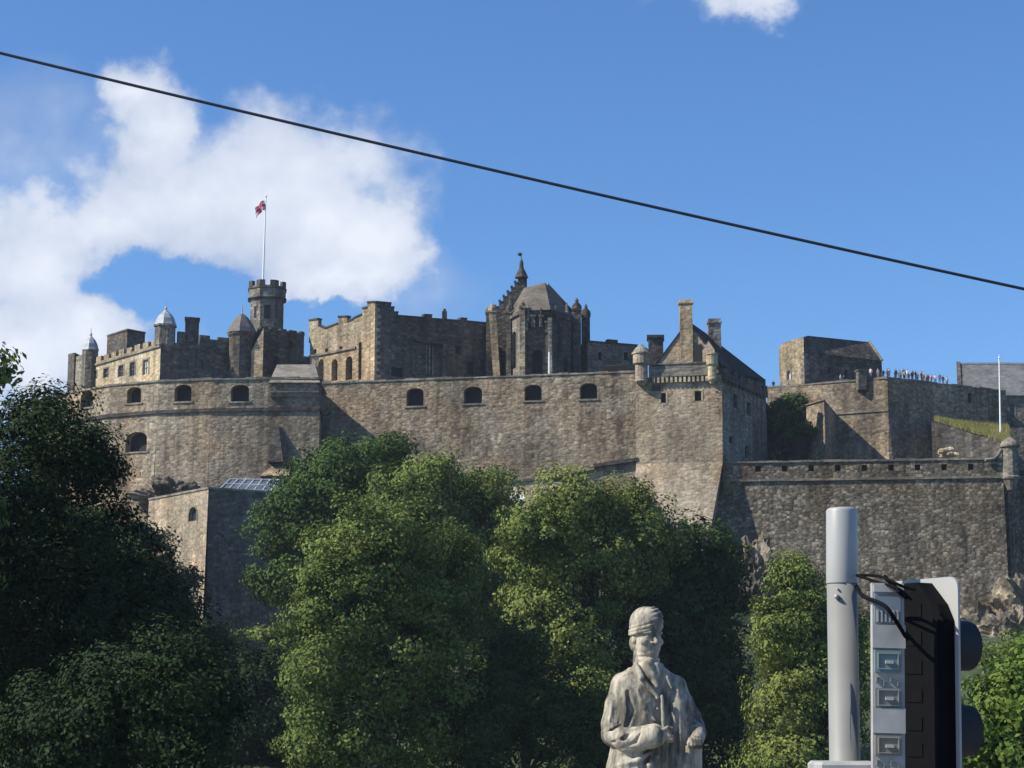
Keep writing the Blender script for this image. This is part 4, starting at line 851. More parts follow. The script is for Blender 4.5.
def right_block():
    t = thing('slate_roofed_building', 'long building with broad pale grey roof at the right edge of the castle', 'building', (*XY(1000, 346), 53))
    a, b = Vector(XY(963, 352)), Vector(XY(1180, 352)); m = MB()
    wall(m, a, b, 53, Z(396, 352), [dict(px=x, py=410, w=5, h=10, name='window', depth=.3, mat=MT['glassd'], surround=MT['cope']) for x in (975, 1012, 1040)], 0, t); m.prism([a + Vector((.1, .5)), b + Vector((0, .5)), (b.x, 364.5), (a.x * 364.5 / 352, 364.5)], 53, Z(396.2, 352)); build('wall', m, MT['grey'], t)
    r = MB(); e0, e1 = Vector((a.x - .3, 351.4, Z(396, 352))), Vector((b.x, 351.4, Z(396, 352))); zr = Z(364, 358); x8, x15 = e0.x * 358 / 352, e0.x * 365 / 352; r.add([e0, e1, Vector((e1.x, 358, zr)), Vector((x8, 358, zr)), Vector((x15, 365, e0.z)), Vector((e1.x, 365, e0.z))], [(0, 1, 2, 3), (3, 2, 5, 4), (0, 3, 4), (1, 5, 2)]); build('roof', r, MT['lslate'], t)
    r = MB(); r.add([e0 + Vector((-.7, -.2, 0)), e0 + Vector((0.0, -.2, 0)), Vector((x8, 358, zr + .5)), Vector((x8 - .7, 358, zr + .5)), Vector((x15, 365, e0.z)), Vector((x15 - .7, 365, e0.z)), Vector((e0.x - .7, 352, 54)), Vector((x15 - .7, 365, 54)), Vector((e0.x, 352, 54))], [(0, 1, 2, 3), (3, 2, 4, 5), (0, 3, 5, 7, 6), (0, 6, 8, 1)]); build('gable', r, MT['dark_shade'], t)
    r = MB(); r.strip(Vector((x8, 358)), Vector((e1.x, 358)), zr - .1, zr + .25, .2, .2); build('ridge', r, MT['lead'], t)
    pb, pt = P(1000.2, 424, 318), P(999.2, 359, 318)
    f = thing('bare_flagpole', 'bare white flagpole beside the long grass in front of the pale grey roof', 'flagpole', pb - Vector((0, 0, 1.5)))
    k = MB(); k.tube([pb - Vector((0, 0, 1.5)), pt], [.17, .11], 10); k_ = build('pole', k, MT['white'], f); k = MB(); k.ellipsoid(pt + Vector((0, 0, .2)), (.18, .18, .2)); k.tube([pt, pt + Vector((0, 0, .8))], .05, 5); build('finial', k, MT['white'], k_)
right_block()

# ------------------------------------------------------------------ outbuilding at the foot of the battery
def outbuilding():
    c0 = Vector(XY(208.5, 262, 490)); l0 = Vector(XY(149, 277, 500)); r0 = Vector(XY(296, 269, 492))
    t = thing('stone_outbuilding', 'tall stone outbuilding below the curved battery with arched window and glazed lean-to roof', 'building', (c0.x, c0.y, 8))
    zt = Z(489, 262)
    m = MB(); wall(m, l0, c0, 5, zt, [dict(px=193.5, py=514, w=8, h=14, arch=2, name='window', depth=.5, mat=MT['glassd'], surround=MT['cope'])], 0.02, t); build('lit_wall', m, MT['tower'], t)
    m = MB(); wall(m, c0, r0, 5, zt, [], .02, t); m.prism([l0 + Vector((.8, .6)), c0 + Vector((0, 1)), r0 + Vector((0, .6)), r0 + Vector((2, 14)), l0 + Vector((3, 10))], 5, zt - .05); build('shaded_wall', m, MT['dark_shade'], t)  # darker stone than the lit face, its shade painted into the colour
    m = MB(); m.strip(l0, c0, zt, zt + .3, .15, .8); m.strip(c0, r0, zt, zt + .28, .15, .8); build('coping', m, MT['cope'], t)
    a, b = P(220, 490.5, 265.3), P(296, 491.5, 269.3); z = zt + .3; zr = Z(480, 276)
    A = [Vector((a.x, a.y, z)), Vector((b.x, b.y, z)), Vector((b.x, 277, zr)), Vector((XY(230, 276, 480)[0], 276, zr))]
    g = MB(); g.add(A + [Vector((A[2].x, 277, z)), Vector((A[3].x, 276, z))], [(0, 1, 2, 3), (0, 3, 5), (1, 4, 2)]); go = build('glass_roof', g, MT['greenhouse'], t)
    bars = MB(); n = 9
    for i in range(n + 1):
        u = i / n; p = A[0].lerp(A[1], u); q = A[3].lerp(A[2], u); bars.tube([p + Vector((0, 0, .08)), q + Vector((0, 0, .08))], .13, 5)
    for v in (0, .5, 1): bars.tube([A[0].lerp(A[3], v) + Vector((0, 0, .1)), A[1].lerp(A[2], v) + Vector((0, 0, .1))], .12, 5)
    build('glazing_bar', bars, MT['lead'], go)
    # low dark wall in front
outbuilding()

# ------------------------------------------------------------------ crags under the walls
def crag(label_name, px, py, Y, rx, ry, rz, seed, mat='rock'):
    bm = bmesh.new(); bmesh.ops.create_icosphere(bm, subdivisions=5, radius=1)
    c = P(px, py, Y); off = Vector((seed * 3.7, seed, 0))
    for v in bm.verts:
        p = v.co.copy(); q = Vector((round(p.x * 2.5) / 2.5, round(p.y * 2.5) / 2.5, p.z))
        d = 1 + .30 * noise.fractal(p * 1.5 + off, 1, 2, 5) + .22 * (noise.cell(p * 2.4 + off) - .5) + .10 * (noise.cell(p * 6 + off) - .5)
        v.co = Vector((p.x * rx, p.y * ry, p.z * rz)) * d
    me = bpy.data.meshes.new(label_name); bm.to_mesh(me); bm.free(); me.materials.append(MT[mat]); o = bpy.data.objects.new(label_name, me); C.objects.link(o); o.location = c
    return tag(o, kind='structure')
crag('rock_face', 757, 590, 289, 3.4, 5, 7.5, 1); crag('rock_face', 742, 600, 288, 2.6, 4, 4.5, 5); crag('rock_face', 985, 640, 286, 7, 6, 5.5, 2); crag('rock_face', 1035, 628, 284, 8, 7, 8, 3)
crag('rock_mound', 782, 440, 326, 5.5, 4, 6.5, 6); crag('rock_face', 930, 655, 284, 8, 6, 7, 8); crag('rock_face', 170, 500, 293, 6, 5, 3.2, 4); crag('rock_face', 1012, 640, 276, 5, 5, 5, 11)

# ------------------------------------------------------------------ trees
def foliage_mesh(name, pts, nrm, size, mat, seed, jitter=.38):
    rs = np.random.RandomState(seed); n = len(pts)
    d = nrm + rs.normal(0, jitter, (n, 3)); d[:, 2] += .25; d /= np.linalg.norm(d, axis=1, keepdims=True) + 1e-9
    t = np.cross(d, rs.normal(0, 1, (n, 3))); t /= np.linalg.norm(t, axis=1, keepdims=True) + 1e-9; b = np.cross(d, t)
    s = (size * rs.uniform(.6, 1.35, n))[:, None]
    v = np.empty((n, 4, 3)); v[:, 0] = pts - t * s; v[:, 1] = pts - b * s * .6 + d * s * .12; v[:, 2] = pts + t * s; v[:, 3] = pts + b * s * .6 + d * s * .12
    me = bpy.data.meshes.new(name); me.vertices.add(4 * n); me.vertices.foreach_set('co', v.astype(np.float32).ravel())
    me.loops.add(4 * n); me.loops.foreach_set('vertex_index', np.arange(4 * n, dtype=np.int32)); me.polygons.add(n); me.polygons.foreach_set('loop_start', np.arange(0, 4 * n, 4, dtype=np.int32))
    try: me.polygons.foreach_set('loop_total', np.full(n, 4, dtype=np.int32))
    except Exception: pass
    me.materials.append(mat); me.update(calc_edges=True); me.validate(); return me
def tree(name, label, lobes, Y, mat, leaf, seed, density=1.0, base=None, trunk_r=.45, clump=1.1, group=None, cat='tree', depth=1.0, slant=0.0, bark=None, inner=.5, trunk_px=None):
    """lobes: (px, py, rx, ry[, dY]) measured ellipses of the crown"""
    rs = np.random.RandomState(seed)
    L3 = []
    for l in lobes:
        dY = l[4] if len(l) > 4 else 0; Yl = Y + dY + slant * M(l[0] - lobes[0][0], Y); c = P(l[0], l[1], Yl); rx, rz = M(l[2], Yl), M(l[3], Yl); L3.append((np.array(c), np.array((rx, (rx + rz) / 2 * depth, rz))))
    cx = np.mean([c[0] for c, r in L3]) if trunk_px is None else XY(trunk_px, Y)[0]; gz = ground_z(cx, Y) if base is None else base
    t = thing(name, label, cat, (cx, Y, gz), group)
    P_, N_ = [], []; centers = []
    for c, r in L3:
        area = (r[0] * r[2] + r[0] * r[1] + r[1] * r[2]) * 4.2; nc = int(area / (clump ** 2) * 1.0) + 4
        d = rs.normal(0, 1, (nc, 3)); d /= np.linalg.norm(d, axis=1, keepdims=True); rad = rs.uniform(.70, 1.08, nc) ; rad[rs.rand(nc) < .25] *= inner
        low = np.array([noise.noise(Vector((q * r / (clump * 2.1)).tolist()) + Vector((seed * 5.1, 0, float(c[0])))) for q in d]); rad = rad * (1 + .46 * np.clip(low, -.55, .42))
        cc = c + d * r * rad[:, None]
        cr = clump * rs.uniform(.5, 1.25, nc)
        centers.append(cc)
        for q, k, dd in zip(cc, cr, d):
            nl = int(26 * density * (k / leaf) ** 2 / 12) + 6
            e = rs.normal(0, 1, (nl, 3)); e /= np.linalg.norm(e, axis=1, keepdims=True); f = rs.uniform(.55, 1.0, nl)[:, None]
            P_.append(q + e * f * np.array((k, k, k * .72))); N_.append(e * .5 + dd * .85)
    P_ = np.concatenate(P_); N_ = np.concatenate(N_)
    P_ -= np.array((cx, Y, gz))
    me = foliage_mesh('crown', P_, N_, leaf, mat, seed + 1); o = bpy.data.objects.new('crown', me); C.objects.link(o); o.parent = t
    # trunk and limbs
    tb = MB(); allc = np.concatenate(centers); topc = max(c[2] + r[2] * .3 for c, r in L3); mid = gz + (topc - gz) * .45
    base_v = Vector((cx, Y, gz - .6)); pts = [base_v]
    for k in range(1, 6): f = k / 5; pts.append(Vector((cx + rs.normal(0, .25), Y + rs.normal(0, .25), gz + (topc - gz) * f * .8)))
    tb.tube(pts, [trunk_r * (1.25 - .95 * k / 5) for k in range(6)], 9)
    idx = rs.choice(len(allc), min(26, len(allc)), replace=False)
    for i in idx:
        e = Vector(allc[i]); f = rs.uniform(.25, .8); s0 = pts[0].lerp(pts[-1], f)
        if e.z < s0.z - 2: s0 = pts[0].lerp(pts[-1], .2)
        m_ = s0.lerp(e, .5) + Vector((0, 0, rs.uniform(-.2, .6))); tb.tube([s0, m_, s0.lerp(e, .96)], [trunk_r * .34, trunk_r * .2, trunk_r * .07], 5)
    build('trunk', tb, bark or BARK, t)
    return t, len(P_)
BARK = plain('bark', (.06, .05, .04), .95, 0, .3, 3, .5)
LF = dict(deep=leafmat('leaves_shade_green', (.010, .022, .009), (.032, .056, .018), .08), dark=leafmat('leaves_deep_green', (.018, .038, .012), (.055, .095, .026), .14),  # deep: shade on the left trees put into a darker leaf colour
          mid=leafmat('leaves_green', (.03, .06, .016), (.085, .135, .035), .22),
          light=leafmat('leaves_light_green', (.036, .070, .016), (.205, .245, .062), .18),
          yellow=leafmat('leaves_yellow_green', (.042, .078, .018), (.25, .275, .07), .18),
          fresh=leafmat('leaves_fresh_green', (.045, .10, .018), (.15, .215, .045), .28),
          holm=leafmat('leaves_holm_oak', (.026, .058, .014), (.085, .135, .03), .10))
cnt = 0
def T(*a, **k):
    global cnt
    o, n = tree(*a, **k); cnt += n
g1, g2 = 'trees below the castle', 'trees beside the street'
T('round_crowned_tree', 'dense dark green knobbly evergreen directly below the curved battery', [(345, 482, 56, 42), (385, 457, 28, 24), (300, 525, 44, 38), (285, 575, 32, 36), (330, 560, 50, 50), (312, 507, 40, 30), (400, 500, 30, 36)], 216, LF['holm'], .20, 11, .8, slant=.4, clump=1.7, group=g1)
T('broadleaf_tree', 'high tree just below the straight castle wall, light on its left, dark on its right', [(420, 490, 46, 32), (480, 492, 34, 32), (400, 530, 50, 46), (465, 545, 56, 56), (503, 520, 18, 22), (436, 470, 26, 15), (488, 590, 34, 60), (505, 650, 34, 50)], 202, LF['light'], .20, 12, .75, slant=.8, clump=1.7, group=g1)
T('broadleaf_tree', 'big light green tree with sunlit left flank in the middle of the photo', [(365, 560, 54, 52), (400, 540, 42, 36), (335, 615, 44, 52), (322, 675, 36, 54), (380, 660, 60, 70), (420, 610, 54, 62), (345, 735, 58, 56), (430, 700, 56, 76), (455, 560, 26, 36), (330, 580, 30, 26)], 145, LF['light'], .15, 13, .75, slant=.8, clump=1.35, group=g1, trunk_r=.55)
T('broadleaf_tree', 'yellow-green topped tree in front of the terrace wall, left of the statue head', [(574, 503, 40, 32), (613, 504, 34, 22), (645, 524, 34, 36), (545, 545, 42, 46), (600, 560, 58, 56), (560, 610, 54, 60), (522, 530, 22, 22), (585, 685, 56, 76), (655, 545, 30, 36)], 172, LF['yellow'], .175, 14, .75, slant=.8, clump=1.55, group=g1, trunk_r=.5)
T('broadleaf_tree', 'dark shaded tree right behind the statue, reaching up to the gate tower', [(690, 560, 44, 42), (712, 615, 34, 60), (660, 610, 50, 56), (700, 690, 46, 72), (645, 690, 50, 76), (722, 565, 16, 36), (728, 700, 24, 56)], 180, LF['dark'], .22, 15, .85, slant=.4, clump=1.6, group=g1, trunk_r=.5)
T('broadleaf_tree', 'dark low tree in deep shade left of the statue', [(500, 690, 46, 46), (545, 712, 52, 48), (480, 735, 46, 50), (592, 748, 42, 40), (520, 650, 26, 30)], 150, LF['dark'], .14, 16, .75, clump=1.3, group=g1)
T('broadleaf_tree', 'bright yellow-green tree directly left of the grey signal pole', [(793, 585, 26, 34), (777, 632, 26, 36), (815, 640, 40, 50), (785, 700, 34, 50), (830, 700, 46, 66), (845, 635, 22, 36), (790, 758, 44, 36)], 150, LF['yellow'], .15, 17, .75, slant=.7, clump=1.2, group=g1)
T('broadleaf_tree', 'fresh green bushy tree right of the signal hoods at the right edge', [(1003, 700, 38, 44), (1035, 690, 34, 42), (975, 742, 36, 34), (1020, 760, 50, 50), (950, 770, 26, 26)], 62, LF['fresh'], .10, 18, .8, clump=.62, trunk_r=.2, group=g2)
T('shrub', 'olive scrub on the crag between lower wall and right edge tree', [(1000, 664, 36, 18), (1020, 645, 20, 14), (962, 668, 36, 30), (925, 690, 30, 36), (890, 685, 34, 56)], 240, LF['light'], .25, 19, .7, clump=1.4, cat='shrub', trunk_r=.2)
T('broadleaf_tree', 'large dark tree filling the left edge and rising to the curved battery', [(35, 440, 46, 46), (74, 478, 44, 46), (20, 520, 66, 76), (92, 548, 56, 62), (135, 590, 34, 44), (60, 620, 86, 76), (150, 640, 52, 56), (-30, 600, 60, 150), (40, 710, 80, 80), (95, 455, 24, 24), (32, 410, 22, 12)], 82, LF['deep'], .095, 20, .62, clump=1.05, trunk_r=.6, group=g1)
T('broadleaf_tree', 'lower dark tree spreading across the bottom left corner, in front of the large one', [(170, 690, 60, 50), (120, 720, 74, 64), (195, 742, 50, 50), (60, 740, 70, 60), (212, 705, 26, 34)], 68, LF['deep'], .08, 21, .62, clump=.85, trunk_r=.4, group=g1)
T('shrub', 'dark shrub on the slope against the left corner of the stone outbuilding', [(160, 570, 16, 34), (178, 605, 18, 36), (150, 535, 14, 16), (170, 650, 36, 36), (185, 580, 10, 14)], 250, LF['deep'], .26, 22, .8, clump=1.4, cat='shrub')
T('shrub', 'light green scrub at the foot of the dark outbuilding wall', [(265, 634, 24, 7), (285, 650, 20, 16)], 235, LF['light'], .22, 23, .7, clump=.9, cat='shrub', trunk_r=.15)
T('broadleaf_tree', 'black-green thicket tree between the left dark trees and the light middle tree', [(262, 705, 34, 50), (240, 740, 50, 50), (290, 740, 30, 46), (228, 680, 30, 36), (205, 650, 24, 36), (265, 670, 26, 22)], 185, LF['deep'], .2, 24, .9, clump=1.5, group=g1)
T('shrub', 'dark bushes between the gate tower and the spur wall', [(777, 410, 11, 11), (793, 404, 14, 8), (804, 412, 12, 9), (772, 425, 9, 10), (786, 418, 12, 9), (815, 420, 7, 7)], 320, LF['mid'], .28, 25, .9, clump=1.0, base=44, cat='shrub', trunk_r=.2)
T('shrub', 'rounded green bush left of the spur wall', [(805, 430, 16, 7), (790, 434, 8, 7)], 316, LF['mid'], .26, 26, .9, clump=.8, base=42, cat='shrub', trunk_r=.2)
T('street_tree', 'tall tree mostly off the left edge, pale leafy tips poking in above the dark tree', [(-6, 362, 6, 5), (-4, 374, 5, 4), (-98, 345, 52, 46), (-160, 290, 80, 70), (-100, 430, 85, 80), (-120, 520, 110, 100), (-60, 520, 50, 90), (-190, 380, 100, 100)], 74, LF['light'], .15, 27, .55, clump=1.1, group=g2, trunk_r=.5)
print('leaves', cnt)

def haze():
    m = bpy.data.materials.new('thin_haze'); m.use_nodes = True; N = m.node_tree.nodes; N.clear(); o = N.new('ShaderNodeOutputMaterial'); v = N.new('ShaderNodeVolumePrincipled')
    v.inputs['Color'].default_value = (.80, .88, 1.0, 1); v.inputs['Density'].default_value = .00010; v.inputs['Anisotropy'].default_value = .2; m.node_tree.links.new(v.outputs[0], o.inputs['Volume'])
    k = MB(); k.prism([(-7000, -7000), (7000, -7000), (7000, 10000), (-7000, 10000)], -20, 110); tag(build('haze', k, m), kind='stuff')
haze()

# ------------------------------------------------------------------ visitors on the upper bastion
def make_person(shirt, trousers):
    t = thing('person', 'visitor', 'person', (0, 0, 0), 'visitors on the upper bastion')
    sk = plain('skin', (.45, .30, .22), .6); b = MB()
    b.lathe((0, 0), [(.05, 1.46), (.055, 1.5), (.05, 1.54)], 8)
    b.ellipsoid((0, 0, 1.64), (.085, .10, .125)); b.ellipsoid((0, -.10, 1.63), (.015, .02, .02), nu=6, nv=5)
    for s in (-1, 1): b.tube([(s * .27, -.02, 1.0), (s * .29, -.06, .9), (s * .28, -.09, .80)], [.035, .04, .03], 6)
    bo = build('body', b, sk, t, smooth=True)
    h = MB(); h.ellipsoid((0, .02, 1.68), (.095, .105, .11)); build('hair', h, plain('hair', (.05, .03, .02), .8), t, smooth=True)
    j = MB(); n = 12
    rings = [(.17, .12, .86), (.175, .125, 1.0), (.18, .125, 1.2), (.205, .12, 1.36), (.17, .10, 1.45), (.07, .07, 1.49)]
    vs = [(rx * math.cos(2 * math.pi * k / n), ry * math.sin(2 * math.pi * k / n), z) for rx, ry, z in rings for k in range(n)]
    j.add(vs, [(q * n + k, q * n + (k + 1) % n, (q + 1) * n + (k + 1) % n, (q + 1) * n + k) for q in range(len(rings) - 1) for k in range(n)])
    for s in (-1, 1): j.tube([(s * .18, 0, 1.40), (s * .245, .01, 1.2), (s * .27, -.02, .98)], [.065, .055, .045], 7)
    build('jacket', j, shirt, t, smooth=True)
    l = MB()
    for s in (-1, 1): l.tube([(s * .09, 0, .90), (s * .10, -.01, .5), (s * .11, .01, .06)], [.095, .07, .055], 8); l.box((s * .11, -.05, .035), (.045, .13, .035))
    build('trousers', l, trousers, t)
    return t
def copy_tree(o, parent=None):
    c = o.copy(); C.objects.link(c)
    if parent: c.parent = parent
    for ch in list(o.children): copy_tree(ch, c)
    return c
col = {n: plain(n + '_cloth', c, .85) for n, c in dict(white=(.6, .6, .58), navy=(.03, .04, .09), red=(.45, .04, .05), pink=(.5, .2, .25), blue=(.08, .14, .30), grey=(.2, .2, .2), black=(.02, .02, .02), beige=(.4, .33, .24)).items()}
bas_a, bas_b, bas_c = Vector(XY(767, 335)), Vector(XY(888, 325)), Vector(XY(1006, 339))
protos = {}
PEOPLE = [(885, 'navy', 368.5), (889, 'black', 369), (895, 'white', 368), (899, 'blue', 370), (904, 'grey', 369.5), (908, 'beige', 370), (912, 'white', 369), (916, 'navy', 371), (920, 'black', 370.5), (925, 'red', 371), (929, 'black', 373), (934, 'red', 373.5), (937, 'pink', 374), (944, 'blue', 373), (949, 'navy', 375), (771, 'black', 380), (779, 'grey', 379), (839, 'white', 374), (842, 'navy', 375), (869, 'white', 367.5), (876, 'grey', 368), (892, 'red', 370), (902, 'navy', 368.5), (906, 'white', 371), (910, 'black', 368), (914, 'grey', 372), (918, 'blue', 369.5), (923, 'beige', 372), (927, 'white', 371.5), (932, 'grey', 374), (940, 'white', 374), (786, 'beige', 381), (953, 'beige', 376)]
for i, (px, shirt, ytop) in enumerate(PEOPLE):
    if shirt not in protos:
        o = make_person(col[shirt], col['navy' if i % 2 else 'grey']); protos[shirt] = o
    else: o = copy_tree(protos[shirt])
    a, b = (bas_a, bas_b) if px < 888 else (bas_b, bas_c)
    s, _, Yw = hit(px, 375, a, b); q = a.lerp(b, s / (b - a).length) - normal(a, b) * random.uniform(.9, 1.6)
    ztop = Z(ytop, q.y); o.location = (q.x, q.y, 58.6 if ztop - 1.79 < 58.9 else ztop - 1.79)
    o.rotation_euler = (0, 0, random.uniform(-1, 1))
    sc = max(1.0, min(1.18, (ztop - o.location.z) / 1.79)); o.scale = (sc,) * 3
    near = {885: 'first from the chapel end of the row', 949: 'last at the right end of the row', 771: 'next to the gate tower roof', 779: 'left of the lit chapel gable', 839: 'in front of the shaded chapel side', 842: 'close beside a white-shirted visitor before the chapel', 869: 'just right of the stone pier', 876: 'between the stone pier and the crowded row'}
    k = [p for p in PEOPLE if p[1] == shirt]; ordn = sorted(p[0] for p in k).index(px)
    place = near.get(px, '%s %s top from the left on the bastion' % (['first', 'second', 'third', 'fourth', 'fifth', 'sixth', 'seventh'][ordn], shirt))
    o['label'] = 'visitor in %s top, %s' % (shirt, place)

# ------------------------------------------------------------------ statue
def surface_nets(D, lo, h):
    """closed smooth surface of the zero level of a distance grid"""
    ins = D < 0; nx, ny, nz = D.shape
    c = np.zeros((nx - 1, ny - 1, nz - 1), np.int8)
    for a in (0, 1):
        for b in (0, 1):
            for e in (0, 1): c += ins[a:nx - 1 + a, b:ny - 1 + b, e:nz - 1 + e]
    act = (c > 0) & (c < 8); I = np.argwhere(act); idx = -np.ones(act.shape, np.int64); idx[act] = np.arange(len(I))
    off = np.array([(a, b, e) for a in (0, 1) for b in (0, 1) for e in (0, 1)])
    V = np.stack([D[I[:, 0] + o[0], I[:, 1] + o[1], I[:, 2] + o[2]] for o in off], 1)
    acc = np.zeros((len(I), 3)); num = np.zeros(len(I))
    for p in range(8):
        for q in range(p + 1, 8):
            if np.abs(off[p] - off[q]).sum() != 1: continue
            m = (V[:, p] < 0) != (V[:, q] < 0); t = V[m, p] / (V[m, p] - V[m, q])
            acc[m] += off[p] + t[:, None] * (off[q] - off[p]); num[m] += 1
    pos = (I + acc / num[:, None]) * h + np.array(lo); faces = []
    for ax in range(3):
        u, w = [(1, 2), (2, 0), (0, 1)][ax]
        s0 = [slice(None)] * 3; s1 = [slice(None)] * 3; s0[ax] = slice(0, -1); s1[ax] = slice(1, None)
        ch = ins[tuple(s0)] != ins[tuple(s1)]; E = np.argwhere(ch); E = E[(E[:, u] > 0) & (E[:, w] > 0) & (E[:, u] < D.shape[u] - 1) & (E[:, w] < D.shape[w] - 1)]
        q = []
        for du, dw in ((0, 0), (-1, 0), (-1, -1), (0, -1)):
            F_ = E.copy(); F_[:, u] += du; F_[:, w] += dw; q.append(idx[F_[:, 0], F_[:, 1], F_[:, 2]])
        q = np.stack(q, 1); fl = ins[E[:, 0], E[:, 1], E[:, 2]]; q[~fl] = q[~fl][:, ::-1]; faces.append(q)
    return pos, np.concatenate(faces)
class Sculpt:
    """distance field sculpture in photo pixels: x, depth, height(-py)"""
    def __init__(s, lo, hi, h):
        s.lo, s.h = np.array(lo, float), h; s.ax = [np.arange(lo[i], hi[i], h) for i in range(3)]; s.D = np.full([len(a) for a in s.ax], 20.0, np.float32)
    def _put(s, lo, hi, fn, k, cut):
        sl = []
        for i in range(3):
            a = max(0, int((lo[i] - 3 - k - s.lo[i]) / s.h)); b = min(len(s.ax[i]), int((hi[i] + 3 + k - s.lo[i]) / s.h) + 2)
            if b <= a: return
            sl.append(slice(a, b))
        g = np.stack(np.meshgrid(*[s.ax[i][sl[i]] for i in range(3)], indexing='ij'), -1); d = fn(g); A = s.D[tuple(sl)]
        if cut: A2, d2 = -A, d; h_ = np.clip(.5 + .5 * (d2 - A2) / k, 0, 1); s.D[tuple(sl)] = -(d2 * (1 - h_) + A2 * h_ - k * h_ * (1 - h_))
        else: h_ = np.clip(.5 + .5 * (d - A) / k, 0, 1); s.D[tuple(sl)] = d * (1 - h_) + A * h_ - k * h_ * (1 - h_)
    def chain(s, pts, rad, k=1.5, cut=False):
        P0 = [np.array((p[0], p[2] if len(p) > 2 else 0, -p[1]), float) for p in pts]
        for (a, b, r0, r1) in zip(P0, P0[1:], rad, rad[1:]):
            def fn(g, a=a, b=b, r0=r0, r1=r1):
                ab = b - a; t = np.clip(((g - a) @ ab) / (ab @ ab + 1e-9), 0, 1); return np.linalg.norm(g - a - t[..., None] * ab, axis=-1) - (r0 + (r1 - r0) * t)
            m = max(r0, r1); s._put(np.minimum(a, b) - m, np.maximum(a, b) + m, fn, k, cut)
    def ell(s, c, r, rot=None, k=1.5, cut=False):
        c = np.array((c[0], c[2] if len(c) > 2 else 0, -c[1]), float); r = np.array(r, float); Q = np.eye(3) if rot is None else np.array(rot)
        def fn(g):
            p = (g - c) @ Q; k0 = np.linalg.norm(p / r, axis=-1); k1 = np.linalg.norm(p / r ** 2, axis=-1) + 1e-6; return k0 * (k0 - 1) / k1
        m = r.max(); s._put(c - m, c + m, fn, k, cut)
    def ring(s, c, Rr, r, Q, k=1.0, sy=1.07):
        c = np.array((c[0], c[2], -c[1]), float); Q = np.array(Q)
        def fn(g): p = (g - c) @ Q; return np.hypot(np.hypot(p[..., 0], p[..., 1] / sy) - Rr, p[..., 2]) - r
        s._put(c - Rr * 1.2 - r, c + Rr * 1.2 + r, fn, k, False)
    def loft(s, rings, k=2.0, exp=2.3):
        rings = sorted(rings, key=lambda q: -q[1]); zz = np.array([-q[1] for q in rings], float); A = np.array(rings, float)
        def fn(g):
            z = g[..., 2]; f = lambda i: np.interp(z, zz, A[:, i]); rx, ry = f(3), f(4)
            n_ = (np.abs((g[..., 0] - f(0)) / rx) ** exp + np.abs((g[..., 1] - f(2)) / ry) ** exp) ** (1 / exp); d = (n_ - 1) * np.minimum(rx, ry)
            return np.maximum(d, np.maximum(zz[0] - z, z - zz[-1]))
        m = max(A[:, 3].max(), A[:, 4].max()); s._put(np.array((A[:, 0].min() - m, A[:, 2].min() - m, zz[0])), np.array((A[:, 0].max() + m, A[:, 2].max() + m, zz[-1])), fn, k, False)
    def mesh(s, name, mat, parent, U, rough=0.0):
        D = s.D; D[0], D[-1] = 5, 5; D[:, 0], D[:, -1] = 5, 5; D[:, :, 0], D[:, :, -1] = 5, 5
        v, f = surface_nets(D, s.lo, s.h); v = (v - np.array((650, 0, -953))) * U
        me = bpy.data.meshes.new(name); me.from_pydata(v.tolist(), [], f.tolist()); me.materials.append(mat); me.polygons.foreach_set('use_smooth', [True] * len(f)); me.update()
        co = [Vector(c) for c in v.tolist()]; nr = [Vector(q.vector) for q in me.vertex_normals]
        me.vertices.foreach_set('co', np.array([c + q * (noise.fractal(c * 11, 1, 2, 3) * rough) for c, q in zip(co, nr)], np.float32).ravel()); me.update()
        o = bpy.data.objects.new(name, me); C.objects.link(o); o.parent = parent; return o
